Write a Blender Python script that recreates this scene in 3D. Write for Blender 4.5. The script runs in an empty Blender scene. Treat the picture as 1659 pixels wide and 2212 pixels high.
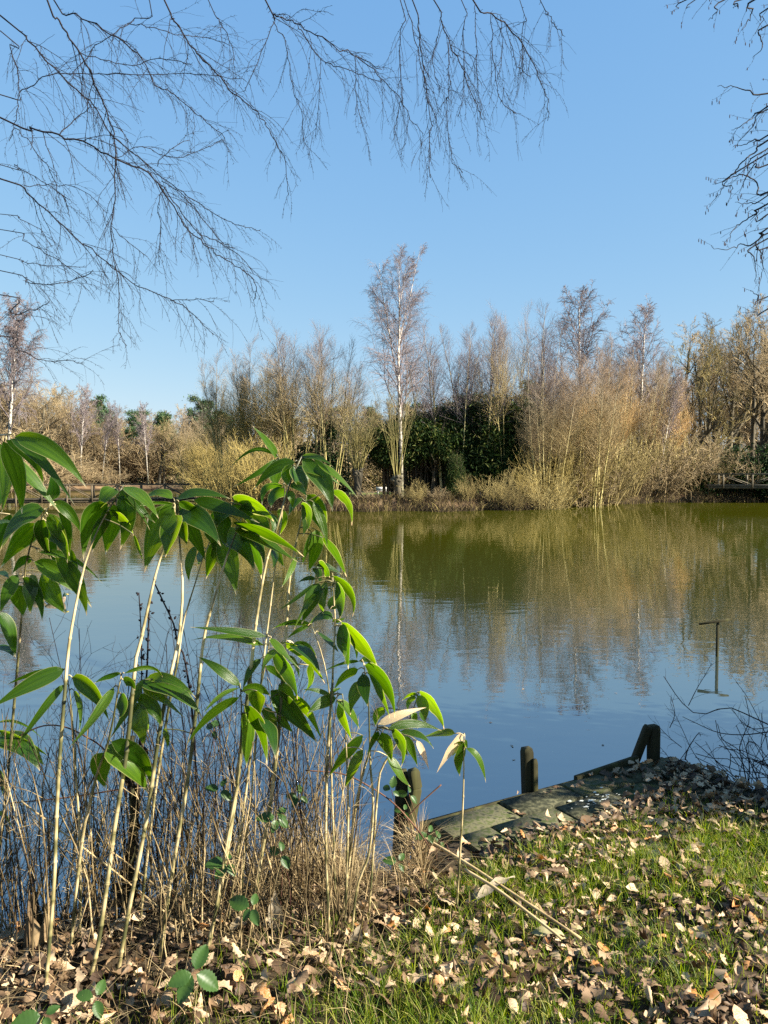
import bpy, math
import numpy as np
from mathutils import Vector
PI = math.pi
scene = bpy.context.scene
COL = scene.collection

# ---------------------------------------------------------------- camera
CAMZ = 2.05
PITCH = math.radians(2.75)
FOC = 1662.0                      # focal length in units of a 1659 x 2212 picture
cam_data = bpy.data.cameras.new('camera')
cam = bpy.data.objects.new('camera', cam_data)
COL.objects.link(cam)
cam.location = (0, 0, CAMZ)
cam.rotation_euler = (PI / 2 - PITCH, 0, 0)
cam_data.sensor_fit = 'VERTICAL'
cam_data.sensor_height = 24.0
cam_data.lens = 24.0 * FOC / 2212.0
cam_data.clip_start = 0.05
cam_data.clip_end = 3000
scene.camera = cam
scene.render.resolution_x, scene.render.resolution_y = 768, 1024

# ---------------------------------------------------------------- sky, sun, exposure
SUN_AZ = math.radians(108)        # clockwise from the view direction (+Y)
SUN_EL = math.radians(30)
SUN = np.array([math.sin(SUN_AZ) * math.cos(SUN_EL), math.cos(SUN_AZ) * math.cos(SUN_EL), math.sin(SUN_EL)])
world = bpy.data.worlds.new('World')
scene.world = world
world.use_nodes = True
wn = world.node_tree
for n in list(wn.nodes):
    wn.nodes.remove(n)
sky = wn.nodes.new('ShaderNodeTexSky')
sky.sky_type = 'NISHITA'
sky.sun_disc = False
sky.sun_elevation = SUN_EL
sky.sun_rotation = SUN_AZ
sky.air_density = 1.0
sky.dust_density = 0.25
sky.ozone_density = 1.6
bg = wn.nodes.new('ShaderNodeBackground')
bg.inputs['Strength'].default_value = 0.0605
wo = wn.nodes.new('ShaderNodeOutputWorld')
sky_sep = wn.nodes.new('ShaderNodeSeparateColor')      # camera-like response of the clear sky, the same in every direction
sky_com = wn.nodes.new('ShaderNodeCombineColor')
wn.links.new(sky.outputs[0], sky_sep.inputs[0])
for ch, (gain, power) in enumerate(((.895, .68), (1.527, .45), (2.8, .2))):
    pw_ = wn.nodes.new('ShaderNodeMath')
    pw_.operation = 'POWER'
    pw_.inputs[1].default_value = power
    ml_ = wn.nodes.new('ShaderNodeMath')
    ml_.operation = 'MULTIPLY'
    ml_.inputs[1].default_value = gain
    wn.links.new(sky_sep.outputs[ch], pw_.inputs[0])
    wn.links.new(pw_.outputs[0], ml_.inputs[0])
    wn.links.new(ml_.outputs[0], sky_com.inputs[ch])
wn.links.new(sky_com.outputs[0], bg.inputs[0])
wn.links.new(bg.outputs[0], wo.inputs[0])
sl = bpy.data.lights.new('sun', 'SUN')
sl.energy = 5.0
sl.angle = math.radians(0.53)
sl.color = (1.0, 0.91, 0.76)
sun = bpy.data.objects.new('sun', sl)
COL.objects.link(sun)
sun.rotation_euler = Vector(SUN.tolist()).to_track_quat('Z', 'Y').to_euler()
sun.location = (20, -6, 20)
vs = scene.view_settings
vs.view_transform = 'Standard'
vs.look = 'None'
vs.exposure = 1.93
vs.gamma = 1.0
vs.use_curve_mapping = False
scene.cycles.max_bounces = 6
scene.cycles.diffuse_bounces = 3
scene.cycles.glossy_bounces = 3
scene.cycles.transmission_bounces = 4
scene.cycles.transparent_max_bounces = 4
scene.cycles.caustics_reflective = False
scene.cycles.caustics_refractive = False
scene.cycles.use_denoising = False
scene.cycles.sample_clamp_indirect = 4.0

# ---------------------------------------------------------------- picture <-> place
CP, SP = math.cos(PITCH), math.sin(PITCH)


def ray(x, y):
    a = (x - 829.5) / FOC
    b = -(y - 1106.0) / FOC
    return np.array([a, CP + b * SP, -SP + b * CP])


def at(x, y, depth):
    """point that lies `depth` metres ahead (world y) in the direction of the picture point"""
    r = ray(x, y)
    return np.array([0, 0, CAMZ]) + r * (depth / r[1])


def on_z(x, y, z):
    r = ray(x, y)
    return np.array([0, 0, CAMZ]) + r * ((z - CAMZ) / r[2])


SHORE = np.array([(-60, 3.3), (-3, 2.95), (-1.6, 3.08), (-1.08, 3.28), (-.4, 3.45), (0, 3.55), (.2, 3.5), (.42, 3.6), (1.38, 4.17),
                  (1.58, 4.2), (1.66, 4.05), (1.85, 3.85), (2.2, 4.0), (2.7, 4.4), (6, 5.2), (60, 7)], float)


def sstep(a, b, x):
    t = np.clip((x - a) / (b - a), 0, 1)
    return t * t * (3 - 2 * t)


def bank_z(x, y):
    x = np.asarray(x, float)
    y = np.asarray(y, float)
    t = np.interp(x, SHORE[:, 0], SHORE[:, 1]) - y
    w = np.where(x < 0.1, 0.75, 0.22)
    z = -0.5 + 0.92 * sstep(-w * .7, w * .75, t)
    z = z + 0.018 * np.sin(x * 7 + y * 3) * np.cos(y * 6 - x * 2) * sstep(0, .3, t) + 0.012 * np.sin(x * 17 + 2 * y) * np.sin(y * 15)
    return z - 0.02


def on_bank(x, y):
    r = ray(x, y)
    t = np.linspace(1.0, 8, 900)
    p = np.array([0, 0, CAMZ]) + r[None] * t[:, None]
    d = p[:, 2] - np.maximum(bank_z(p[:, 0], p[:, 1]), -0.05)
    i = int(np.argmax(d < 0))
    return p[i]


# ---------------------------------------------------------------- materials
def new_mat(name):
    m = bpy.data.materials.new(name)
    m.use_nodes = True
    nt = m.node_tree
    return m, nt, nt.nodes['Principled BSDF']


def N(nt, kind, **kw):
    n = nt.nodes.new(kind)
    for k, v in kw.items():
        if k in n.inputs:
            n.inputs[k].default_value = v
        else:
            setattr(n, k, v)
    return n


def ramp(nt, stops, fac, interp='LINEAR'):
    r = nt.nodes.new('ShaderNodeValToRGB')
    cr = r.color_ramp
    cr.interpolation = interp
    while len(cr.elements) < len(stops):
        cr.elements.new(0.5)
    for e, (p, c) in zip(cr.elements, stops):
        e.position = p
        e.color = (*c, 1)
    nt.links.new(fac, r.inputs[0])
    return r


def bark_mat(name, stops, scale=6.0, stretch=(1, 1, 1), rough=0.85, bump=0.0, per_object=False, high=None, zr=(0, 1)):
    """noise driven colour from a ramp; optional shift by object"""
    m, nt, b = new_mat(name)
    tc = N(nt, 'ShaderNodeTexCoord')
    mp = N(nt, 'ShaderNodeMapping')
    mp.inputs['Scale'].default_value = stretch
    nt.links.new(tc.outputs['Object'], mp.inputs[0])
    nz = N(nt, 'ShaderNodeTexNoise', Scale=scale, Detail=4.0)
    nt.links.new(mp.outputs[0], nz.inputs['Vector'])
    fac = nz.outputs[0]
    if per_object:
        oi = N(nt, 'ShaderNodeObjectInfo')
        a = N(nt, 'ShaderNodeMath', operation='MULTIPLY_ADD')
        a.inputs[1].default_value = 0.4
        nt.links.new(oi.outputs['Random'], a.inputs[0])
        s = N(nt, 'ShaderNodeMath', operation='MULTIPLY_ADD')
        s.inputs[1].default_value = 1.0
        s.inputs[2].default_value = -0.2
        nt.links.new(nz.outputs[0], s.inputs[0])
        nt.links.new(s.outputs[0], a.inputs[2])
        fac = a.outputs[0]
    r = ramp(nt, stops, fac)
    col = r.outputs[0]
    if high:                      # bark of the upper, younger wood
        r2 = ramp(nt, high, fac)
        sz = N(nt, 'ShaderNodeSeparateXYZ')
        nt.links.new(tc.outputs['Object'], sz.inputs[0])
        mr_ = N(nt, 'ShaderNodeMapRange')
        mr_.inputs['From Min'].default_value, mr_.inputs['From Max'].default_value = zr
        nt.links.new(sz.outputs[2], mr_.inputs[0])
        mx_ = N(nt, 'ShaderNodeMix', data_type='RGBA')
        nt.links.new(mr_.outputs[0], mx_.inputs[0])
        nt.links.new(r.outputs[0], mx_.inputs[6])
        nt.links.new(r2.outputs[0], mx_.inputs[7])
        col = mx_.outputs[2]
    nt.links.new(col, b.inputs['Base Color'])
    b.inputs['Roughness'].default_value = rough
    b.inputs['Specular IOR Level'].default_value = 0.2
    if bump:
        bp = N(nt, 'ShaderNodeBump', Strength=bump, Distance=0.01)
        nt.links.new(nz.outputs[0], bp.inputs['Height'])
        nt.links.new(bp.outputs[0], b.inputs['Normal'])
    return m


def island_mat(name, stops, rough=0.7, trans=0.0, spec=0.3, noise=0.0, by_object=False):
    """colour picked at random for every leaf / blade"""
    m, nt, b = new_mat(name)
    if by_object:
        g = N(nt, 'ShaderNodeObjectInfo')
        fac = g.outputs['Random']
    else:
        g = N(nt, 'ShaderNodeNewGeometry')
        fac = g.outputs['Random Per Island']
    if noise:
        tc = N(nt, 'ShaderNodeTexCoord')
        nz = N(nt, 'ShaderNodeTexNoise', Scale=noise, Detail=3.0)
        nt.links.new(tc.outputs['Object'], nz.inputs['Vector'])
        a = N(nt, 'ShaderNodeMath', operation='MULTIPLY_ADD')
        a.inputs[1].default_value = 0.6
        a.inputs[2].default_value = -0.3
        nt.links.new(nz.outputs[0], a.inputs[0])
        c = N(nt, 'ShaderNodeMath', operation='ADD', use_clamp=True)
        nt.links.new(a.outputs[0], c.inputs[0])
        nt.links.new(fac, c.inputs[1])
        fac = c.outputs[0]
    r = ramp(nt, stops, fac)
    b.inputs['Roughness'].default_value = rough
    b.inputs['Specular IOR Level'].default_value = spec
    nt.links.new(r.outputs[0], b.inputs['Base Color'])
    if trans:
        out = nt.nodes['Material Output']
        t = N(nt, 'ShaderNodeBsdfTranslucent')
        hs = N(nt, 'ShaderNodeHueSaturation', Saturation=1.15, Value=1.3)
        nt.links.new(r.outputs[0], hs.inputs['Color'])
        nt.links.new(hs.outputs[0], t.inputs[0])
        mx = N(nt, 'ShaderNodeMixShader')
        mx.inputs[0].default_value = trans
        nt.links.new(b.outputs[0], mx.inputs[1])
        nt.links.new(t.outputs[0], mx.inputs[2])
        nt.links.new(mx.outputs[0], out.inputs[0])
    return m


M = {}
M['soil'] = bark_mat('soil', [(.3, (.014, .010, .006)), (.5, (.035, .025, .014)), (.7, (.07, .05, .028))], 30, bump=1.0)
M['twig_dark'] = bark_mat('twig_dark', [(.3, (.008, .006, .008)), (.7, (.022, .017, .018))], 20)
M['alder'] = bark_mat('alder', [(.3, (.010, .009, .011)), (.7, (.028, .024, .025))], 20)
M['birch_bark'] = bark_mat('birch_bark', [(.38, (.018, .018, .01)), (.5, (.07, .068, .035)), (.62, (.19, .175, .115))], 2.6, (1.5, 1.5, 3), .8, high=[(.36, (.08, .065, .055)), (.46, (.42, .38, .33)), (.62, (.68, .62, .55))], zr=(.5, 6.5))
M['birch_twig'] = bark_mat('birch_twig', [(.3, (.13, .108, .112)), (.7, (.23, .19, .19))], 2, per_object=True)
M['willow_stem'] = bark_mat('willow_stem', [(.3, (.2, .175, .06)), (.5, (.4, .34, .14)), (.7, (.55, .47, .22))], 1.3, per_object=True, high=[(.3, (.16, .13, .10)), (.7, (.30, .25, .18))], zr=(3.5, 8))
M['willow_twig'] = bark_mat('willow_twig', [(.25, (.25, .19, .11)), (.5, (.36, .28, .14)), (.75, (.44, .35, .14))], .5, per_object=True, high=[(.3, (.14, .115, .11)), (.7, (.24, .2, .185))], zr=(5.5, 9))
M['yellow_twig'] = bark_mat('yellow_twig', [(.3, (.28, .21, .07)), (.7, (.46, .35, .12))], .6, per_object=True)
M['olive_twig'] = bark_mat('olive_twig', [(.3, (.2, .155, .05)), (.7, (.38, .295, .10))], .6, per_object=True, high=[(.3, (.14, .115, .11)), (.7, (.24, .2, .185))], zr=(5.5, 9))
M['orange_twig'] = bark_mat('orange_twig', [(.3, (.32, .21, .09)), (.7, (.5, .34, .16))], .6, per_object=True, high=[(.3, (.14, .115, .11)), (.7, (.24, .2, .185))], zr=(5.5, 9))
M['wood_bark'] = bark_mat('wood_bark', [(.3, (.045, .04, .028)), (.7, (.13, .11, .07))], 1.5, per_object=True)
M['wood_twig'] = bark_mat('wood_twig', [(.2, (.14, .105, .06)), (.5, (.25, .19, .105)), (.8, (.36, .275, .155))], .35, per_object=True)
M['shrub_twig'] = bark_mat('shrub_twig', [(.2, (.11, .085, .035)), (.5, (.24, .19, .075)), (.8, (.36, .29, .12))], .6, per_object=True)
M['dead_twig'] = bark_mat('dead_twig', [(.36, (.035, .024, .012)), (.5, (.13, .095, .045)), (.64, (.36, .28, .15))], 5)
M['pine_bark'] = bark_mat('pine_bark', [(.3, (.06, .04, .03)), (.7, (.16, .10, .06))], 3)
M['pine'] = island_mat('pine', [(0, (.018, .045, .022)), (.5, (.04, .085, .03)), (1, (.075, .12, .04))], .6)
M['evergreen'] = island_mat('evergreen', [(0, (.006, .017, .006)), (.6, (.016, .038, .011)), (1, (.04, .068, .018))], .7, .12, .1)
M['bamboo_far'] = island_mat('bamboo_far', [(0, (.006, .016, .005)), (.5, (.016, .036, .009)), (.85, (.05, .072, .015)), (1, (.13, .13, .04))], .7, .2, .1)
M['dry_grass'] = island_mat('dry_grass', [(0, (.08, .055, .026)), (.5, (.22, .155, .075)), (1, (.44, .34, .18))], .7, .15)
M['bank_grass'] = island_mat('bank_grass', [(0, (.016, .011, .007)), (.45, (.06, .04, .02)), (.8, (.17, .12, .05)), (1, (.34, .27, .09))], .8)
M['grass'] = island_mat('grass', [(0, (.04, .085, .010)), (.45, (.12, .185, .018)), (.8, (.25, .29, .03)), (1, (.48, .42, .15))], .5, .5)
M['litter'] = island_mat('litter', [(0, (.035, .02, .012)), (.3, (.11, .068, .036)), (.6, (.26, .175, .10)), (.9, (.46, .35, .22)), (1, (.36, .16, .05))], .6, .12, noise=14)
M['fallen'] = island_mat('fallen', [(0, (.04, .022, .013)), (.3, (.12, .072, .038)), (.6, (.27, .18, .105)), (.9, (.47, .36, .23)), (1, (.38, .17, .05))], .6, .12, noise=22, by_object=True)
M['pale_leaf'] = bark_mat('pale_leaf', [(.3, (.14, .11, .07)), (.7, (.3, .255, .18))], 30, rough=.8)
M['olive_leaf'] = bark_mat('olive_leaf', [(.3, (.15, .14, .07)), (.7, (.28, .25, .14))], 12, rough=.6)
M['bramble'] = island_mat('bramble', [(0, (.012, .042, .010)), (1, (.05, .10, .02))], .42, .25, noise=30)
M['bramble_stem'] = bark_mat('bramble_stem', [(.3, (.05, .02, .018)), (.7, (.16, .085, .05))], 10)
M['cane'] = bark_mat('cane', [(.3, (.3, .21, .10)), (.7, (.52, .40, .21))], 9)
M['old_wood'] = bark_mat('old_wood', [(.25, (.010, .009, .005)), (.5, (.03, .028, .012)), (.7, (.06, .06, .02))], 10, (1, 1, .15), .9, .8)
M['stump'] = bark_mat('stump', [(.3, (.03, .022, .014)), (.5, (.11, .075, .04)), (.7, (.3, .22, .12))], 14, (1, 1, .3), .9, 1.0)
M['bridge_wood'] = bark_mat('bridge_wood', [(.3, (.055, .045, .03)), (.7, (.13, .105, .07))], 3, (1, 1, 1))
M['pale_wood'] = bark_mat('pale_wood', [(.3, (.08, .07, .05)), (.7, (.16, .14, .10))], 3)
M['slab'] = bark_mat('slab', [(.32, (.018, .02, .011)), (.45, (.045, .047, .026)), (.55, (.08, .076, .044)), (.68, (.038, .048, .014))], 40, bump=.35, per_object=True)
M['bench_white'] = bark_mat('bench_white', [(.3, (.5, .5, .48)), (.7, (.62, .62, .6))], 4)
M['duck_body'] = bark_mat('duck_body', [(.3, (.08, .06, .045)), (.7, (.3, .24, .18))], 18)
M['duck_head'] = bark_mat('duck_head', [(.3, (.01, .03, .02)), (.7, (.02, .05, .035))], 10, rough=.4)
M['duck_bill'] = bark_mat('duck_bill', [(.3, (.35, .28, .04)), (.7, (.42, .33, .06))], 10, rough=.5)
M['catkin'] = bark_mat('catkin', [(.3, (.03, .018, .022)), (.7, (.07, .045, .045))], 40)
M['lichen'] = bark_mat('lichen', [(.3, (.3, .32, .28)), (.7, (.5, .52, .48))], 60)


def culm_mat():
    m, nt, b = new_mat('bamboo_cane')
    tc = N(nt, 'ShaderNodeTexCoord')
    mp = N(nt, 'ShaderNodeMapping')
    mp.inputs['Scale'].default_value = (1.5, 1.5, 5)
    nt.links.new(tc.outputs['Object'], mp.inputs[0])
    nz = N(nt, 'ShaderNodeTexNoise', Scale=1.6, Detail=2.0)
    nt.links.new(mp.outputs[0], nz.inputs['Vector'])
    r = ramp(nt, [(.40, (.055, .058, .022)), (.47, (.14, .125, .05)), (.53, (.36, .29, .15)), (.66, (.5, .41, .24))], nz.outputs[0])  # dark bands stand for leaf shadow on the cane, along with its sheaths
    nt.links.new(r.outputs[0], b.inputs['Base Color'])
    b.inputs['Roughness'].default_value = .45
    return m


def leaf_mat(name, base, light, edge, tipc, trans=.42, dead=0.0):
    """broad bamboo leaf: lengthwise veins, pale rim, dry tip, light shining through"""
    m, nt, b = new_mat(name)
    uv = N(nt, 'ShaderNodeTexCoord')
    sp = N(nt, 'ShaderNodeSeparateXYZ')
    nt.links.new(uv.outputs['UV'], sp.inputs[0])
    oi = N(nt, 'ShaderNodeObjectInfo')
    mixa = N(nt, 'ShaderNodeMix', data_type='RGBA')
    mixa.inputs[6].default_value = (*base, 1)
    mixa.inputs[7].default_value = (*light, 1)
    nt.links.new(oi.outputs['Random'], mixa.inputs[0])
    # veins
    wv = N(nt, 'ShaderNodeTexNoise', Scale=1.0, Detail=2.0)
    mp = N(nt, 'ShaderNodeMapping')
    mp.inputs['Scale'].default_value = (1.2, 26, 1)
    nt.links.new(uv.outputs['UV'], mp.inputs[0])
    nt.links.new(mp.outputs[0], wv.inputs['Vector'])
    vr = ramp(nt, [(.33, (.5, .58, .5)), (.5, (1, 1, 1)), (.67, (1.6, 1.4, 1.3))], wv.outputs[0])
    mul = N(nt, 'ShaderNodeMix', data_type='RGBA', blend_type='MULTIPLY')
    mul.inputs[0].default_value = 1.0
    nt.links.new(mixa.outputs[2], mul.inputs[6])
    nt.links.new(vr.outputs[0], mul.inputs[7])
    # pale rim
    ab = N(nt, 'ShaderNodeMath', operation='SUBTRACT')
    nt.links.new(sp.outputs[1], ab.inputs[0])
    ab.inputs[1].default_value = .5
    ab2 = N(nt, 'ShaderNodeMath', operation='ABSOLUTE')
    nt.links.new(ab.outputs[0], ab2.inputs[0])
    er = ramp(nt, [(.455, (0, 0, 0)), (.49, (.75, .75, .75))], ab2.outputs[0])
    mr = N(nt, 'ShaderNodeMix', data_type='RGBA')
    nt.links.new(er.outputs[0], mr.inputs[0])
    nt.links.new(mul.outputs[2], mr.inputs[6])
    mr.inputs[7].default_value = (*edge, 1)
    # dry tip / dead margin, ragged
    nz = N(nt, 'ShaderNodeTexNoise', Scale=5.0, Detail=3.0)
    nt.links.new(uv.outputs['UV'], nz.inputs['Vector'])
    ad = N(nt, 'ShaderNodeMath', operation='MULTIPLY_ADD')
    ad.inputs[1].default_value = .3 + dead * .8
    nt.links.new(nz.outputs[0], ad.inputs[0])
    nt.links.new(sp.outputs[0], ad.inputs[2])
    th = 1.08 - dead * .55
    tr = ramp(nt, [(0, (0, 0, 0)), (.93, (0, 0, 0)), (.97, (1, 1, 1))], ad.outputs[0])
    sc = N(nt, 'ShaderNodeMath', operation='DIVIDE')
    nt.links.new(ad.outputs[0], sc.inputs[0])
    sc.inputs[1].default_value = th * 1.06
    nt.links.new(sc.outputs[0], tr.inputs[0])
    mt = N(nt, 'ShaderNodeMix', data_type='RGBA')
    nt.links.new(tr.outputs[0], mt.inputs[0])
    nt.links.new(mr.outputs[2], mt.inputs[6])
    mt.inputs[7].default_value = (*tipc, 1)
    nt.links.new(mt.outputs[2], b.inputs['Base Color'])
    b.inputs['Roughness'].default_value = .36
    b.inputs['Specular IOR Level'].default_value = .5
    bp = N(nt, 'ShaderNodeBump', Strength=.5, Distance=.003)
    nt.links.new(wv.outputs[0], bp.inputs['Height'])
    nt.links.new(bp.outputs[0], b.inputs['Normal'])
    t = N(nt, 'ShaderNodeBsdfTranslucent')
    hs = N(nt, 'ShaderNodeHueSaturation', Hue=.472, Saturation=1.08, Value=3.6)
    nt.links.new(mt.outputs[2], hs.inputs['Color'])
    nt.links.new(hs.outputs[0], t.inputs[0])
    mx = N(nt, 'ShaderNodeMixShader')
    mx.inputs[0].default_value = trans
    nt.links.new(b.outputs[0], mx.inputs[1])
    nt.links.new(t.outputs[0], mx.inputs[2])
    nt.links.new(mx.outputs[0], nt.nodes['Material Output'].inputs[0])
    return m


M['culm'] = culm_mat()
M['bleaf'] = leaf_mat('bamboo_leaf', (.014, .05, .003), (.056, .12, .005), (.26, .26, .10), (.42, .34, .19), .5)
M['bleaf_dead'] = leaf_mat('bamboo_leaf_withered', (.06, .13, .025), (.10, .17, .04), (.5, .42, .25), (.55, .42, .25), .3, 1.0)


def water_mat():
    m, nt, b = new_mat('pond_water')
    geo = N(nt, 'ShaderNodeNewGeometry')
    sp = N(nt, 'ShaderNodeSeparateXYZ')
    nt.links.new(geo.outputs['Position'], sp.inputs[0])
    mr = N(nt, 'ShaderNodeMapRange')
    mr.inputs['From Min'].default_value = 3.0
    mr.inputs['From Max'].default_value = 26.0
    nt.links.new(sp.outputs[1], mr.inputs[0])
    r = ramp(nt, [(0, (.012, .026, .038)), (.2, (.03, .045, .04)), (.45, (.04, .046, .012)), (1, (.05, .053, .003))], mr.outputs[0])  # darker, bluer near end puts tree shade on the near water into the colour
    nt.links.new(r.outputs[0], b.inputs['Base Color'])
    b.inputs['Roughness'].default_value = .6
    b.inputs['Specular IOR Level'].default_value = 0
    mp = N(nt, 'ShaderNodeMapping')
    mp.inputs['Scale'].default_value = (1.0, 1.7, 1)
    nt.links.new(geo.outputs['Position'], mp.inputs[0])
    n1 = N(nt, 'ShaderNodeTexNoise', Scale=1.1, Detail=2.0, Distortion=.6)
    n2 = N(nt, 'ShaderNodeTexNoise', Scale=5.5, Detail=1.0, Distortion=.3)
    nt.links.new(mp.outputs[0], n1.inputs['Vector'])
    nt.links.new(mp.outputs[0], n2.inputs['Vector'])
    b1 = N(nt, 'ShaderNodeBump', Strength=1.0, Distance=.0032)
    b2 = N(nt, 'ShaderNodeBump', Strength=1.0, Distance=.0006)
    nt.links.new(n1.outputs[0], b1.inputs['Height'])
    nt.links.new(n2.outputs[0], b2.inputs['Height'])
    nt.links.new(b1.outputs[0], b2.inputs['Normal'])
    # mirror layer, stronger towards grazing view
    gl = N(nt, 'ShaderNodeBsdfGlossy', Roughness=.012)
    nt.links.new(b2.outputs[0], gl.inputs['Normal'])
    lw = N(nt, 'ShaderNodeLayerWeight', Blend=.5)
    pw = N(nt, 'ShaderNodeMath', operation='POWER')
    nt.links.new(lw.outputs['Facing'], pw.inputs[0])
    pw.inputs[1].default_value = 2.0
    ma = N(nt, 'ShaderNodeMath', operation='MULTIPLY_ADD', use_clamp=True)
    ma.inputs[1].default_value = .36
    ma.inputs[2].default_value = .36
    nt.links.new(pw.outputs[0], ma.inputs[0])
    mx = N(nt, 'ShaderNodeMixShader')
    nt.links.new(ma.outputs[0], mx.inputs[0])
    nt.links.new(b.outputs[0], mx.inputs[1])
    nt.links.new(gl.outputs[0], mx.inputs[2])
    nt.links.new(mx.outputs[0], nt.nodes['Material Output'].inputs[0])
    return m


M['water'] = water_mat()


def terrain_mat():
    m, nt, b = new_mat('far_ground')
    geo = N(nt, 'ShaderNodeNewGeometry')
    sp = N(nt, 'ShaderNodeSeparateXYZ')
    nt.links.new(geo.outputs['Position'], sp.inputs[0])
    n1 = N(nt, 'ShaderNodeTexNoise', Scale=.9, Detail=5.0)
    nt.links.new(geo.outputs['Position'], n1.inputs['Vector'])
    brown = ramp(nt, [(.3, (.07, .045, .025)), (.5, (.16, .105, .06)), (.7, (.25, .18, .10))], n1.outputs[0])
    green = ramp(nt, [(.3, (.06, .10, .02)), (.7, (.14, .18, .04))], n1.outputs[0])
    # mown lawn: higher ground beyond the far bank, and the clearing on the island
    n2 = N(nt, 'ShaderNodeTexNoise', Scale=.12, Detail=3.0)
    nt.links.new(geo.outputs['Position'], n2.inputs['Vector'])
    lawn = ramp(nt, [(0, (0, 0, 0)), (.42, (0, 0, 0)), (.5, (1, 1, 1))], n2.outputs[0])
    zr = N(nt, 'ShaderNodeMapRange')
    zr.inputs['From Min'].default_value = .62
    zr.inputs['From Max'].default_value = .8
    nt.links.new(sp.outputs[2], zr.inputs[0])
    mu = N(nt, 'ShaderNodeMath', operation='MULTIPLY')
    nt.links.new(lawn.outputs[0], mu.inputs[0])
    nt.links.new(zr.outputs[0], mu.inputs[1])
    # clearing
    dv = N(nt, 'ShaderNodeVectorMath', operation='DISTANCE')
    dv.inputs[1].default_value = (-2.4, 61, .5)
    nt.links.new(geo.outputs['Position'], dv.inputs[0])
    cl = ramp(nt, [(0, (1, 1, 1)), (.75, (1, 1, 1)), (1, (0, 0, 0))], dv.outputs['Value'])
    ds = N(nt, 'ShaderNodeMath', operation='DIVIDE')
    ds.inputs[1].default_value = 7.0
    nt.links.new(dv.outputs['Value'], ds.inputs[0])
    nt.links.new(ds.outputs[0], cl.inputs[0])
    mxm = N(nt, 'ShaderNodeMath', operation='MAXIMUM')
    nt.links.new(mu.outputs[0], mxm.inputs[0])
    nt.links.new(cl.outputs[0], mxm.inputs[1])
    mx = N(nt, 'ShaderNodeMix', data_type='RGBA')
    nt.links.new(mxm.outputs[0], mx.inputs[0])
    nt.links.new(brown.outputs[0], mx.inputs[6])
    nt.links.new(green.outputs[0], mx.inputs[7])
    mud = N(nt, 'ShaderNodeMapRange')
    mud.inputs['From Min'].default_value = .12
    mud.inputs['From Max'].default_value = .42
    nt.links.new(sp.outputs[2], mud.inputs[0])
    mm = N(nt, 'ShaderNodeMix', data_type='RGBA')
    mm.inputs[6].default_value = (.022, .016, .010, 1)
    nt.links.new(mud.outputs[0], mm.inputs[0])
    nt.links.new(mx.outputs[2], mm.inputs[7])
    nt.links.new(mm.outputs[2], b.inputs['Base Color'])
    b.inputs['Roughness'].default_value = .95
    b.inputs['Specular IOR Level'].default_value = .1
    return m


M['terrain'] = terrain_mat()

# ---------------------------------------------------------------- mesh helpers


def make_mesh(name, V, F, mat, uv=None, smooth=False):
    """V (n,3); F list of int arrays (m,3) or (m,4)"""
    me = bpy.data.meshes.new(name)
    V = np.asarray(V, np.float32)
    F = [np.asarray(f, np.int32) for f in F if len(f)]
    loops = np.concatenate([f.ravel() for f in F])
    sizes = np.concatenate([np.full(len(f), f.shape[1], np.int32) for f in F])
    starts = np.concatenate([[0], np.cumsum(sizes)[:-1]]).astype(np.int32)
    me.vertices.add(len(V))
    me.vertices.foreach_set('co', V.ravel())
    me.loops.add(len(loops))
    me.loops.foreach_set('vertex_index', loops)
    me.polygons.add(len(sizes))
    me.polygons.foreach_set('loop_start', starts)
    me.update(calc_edges=True)
    if uv is not None:
        ul = me.uv_layers.new(name='UVMap')
        ul.data.foreach_set('uv', np.asarray(uv, np.float32)[loops].ravel())
    if smooth:
        me.polygons.foreach_set('use_smooth', np.ones(len(sizes), bool))
    me.materials.append(mat)
    return me


def link(name, me, parent=None, loc=None):
    o = bpy.data.objects.new(name, me)
    COL.objects.link(o)
    if parent is not None:
        o.parent = parent
    if loc is not None:
        o.location = loc
    return o


def tag(o, label, cat=None, group=None, kind=None):
    o['label'] = label
    if cat:
        o['category'] = cat
    if group:
        o['group'] = group
    if kind:
        o['kind'] = kind
    return o


def empty(name, loc=(0, 0, 0), rz=0.0):
    o = bpy.data.objects.new(name, None)
    o.empty_display_size = 0.2
    COL.objects.link(o)
    o.location = loc
    o.rotation_euler = (0, 0, rz)
    return o


def copy_tree(root):
    r = root.copy()
    COL.objects.link(r)
    for ch in root.children:
        c = ch.copy()
        COL.objects.link(c)
        c.parent = r
        for g in ch.children:
            d = g.copy()
            COL.objects.link(d)
            d.parent = c
    return r


def unit(v):
    return v / np.maximum(np.linalg.norm(v, axis=-1, keepdims=True), 1e-9)


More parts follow.
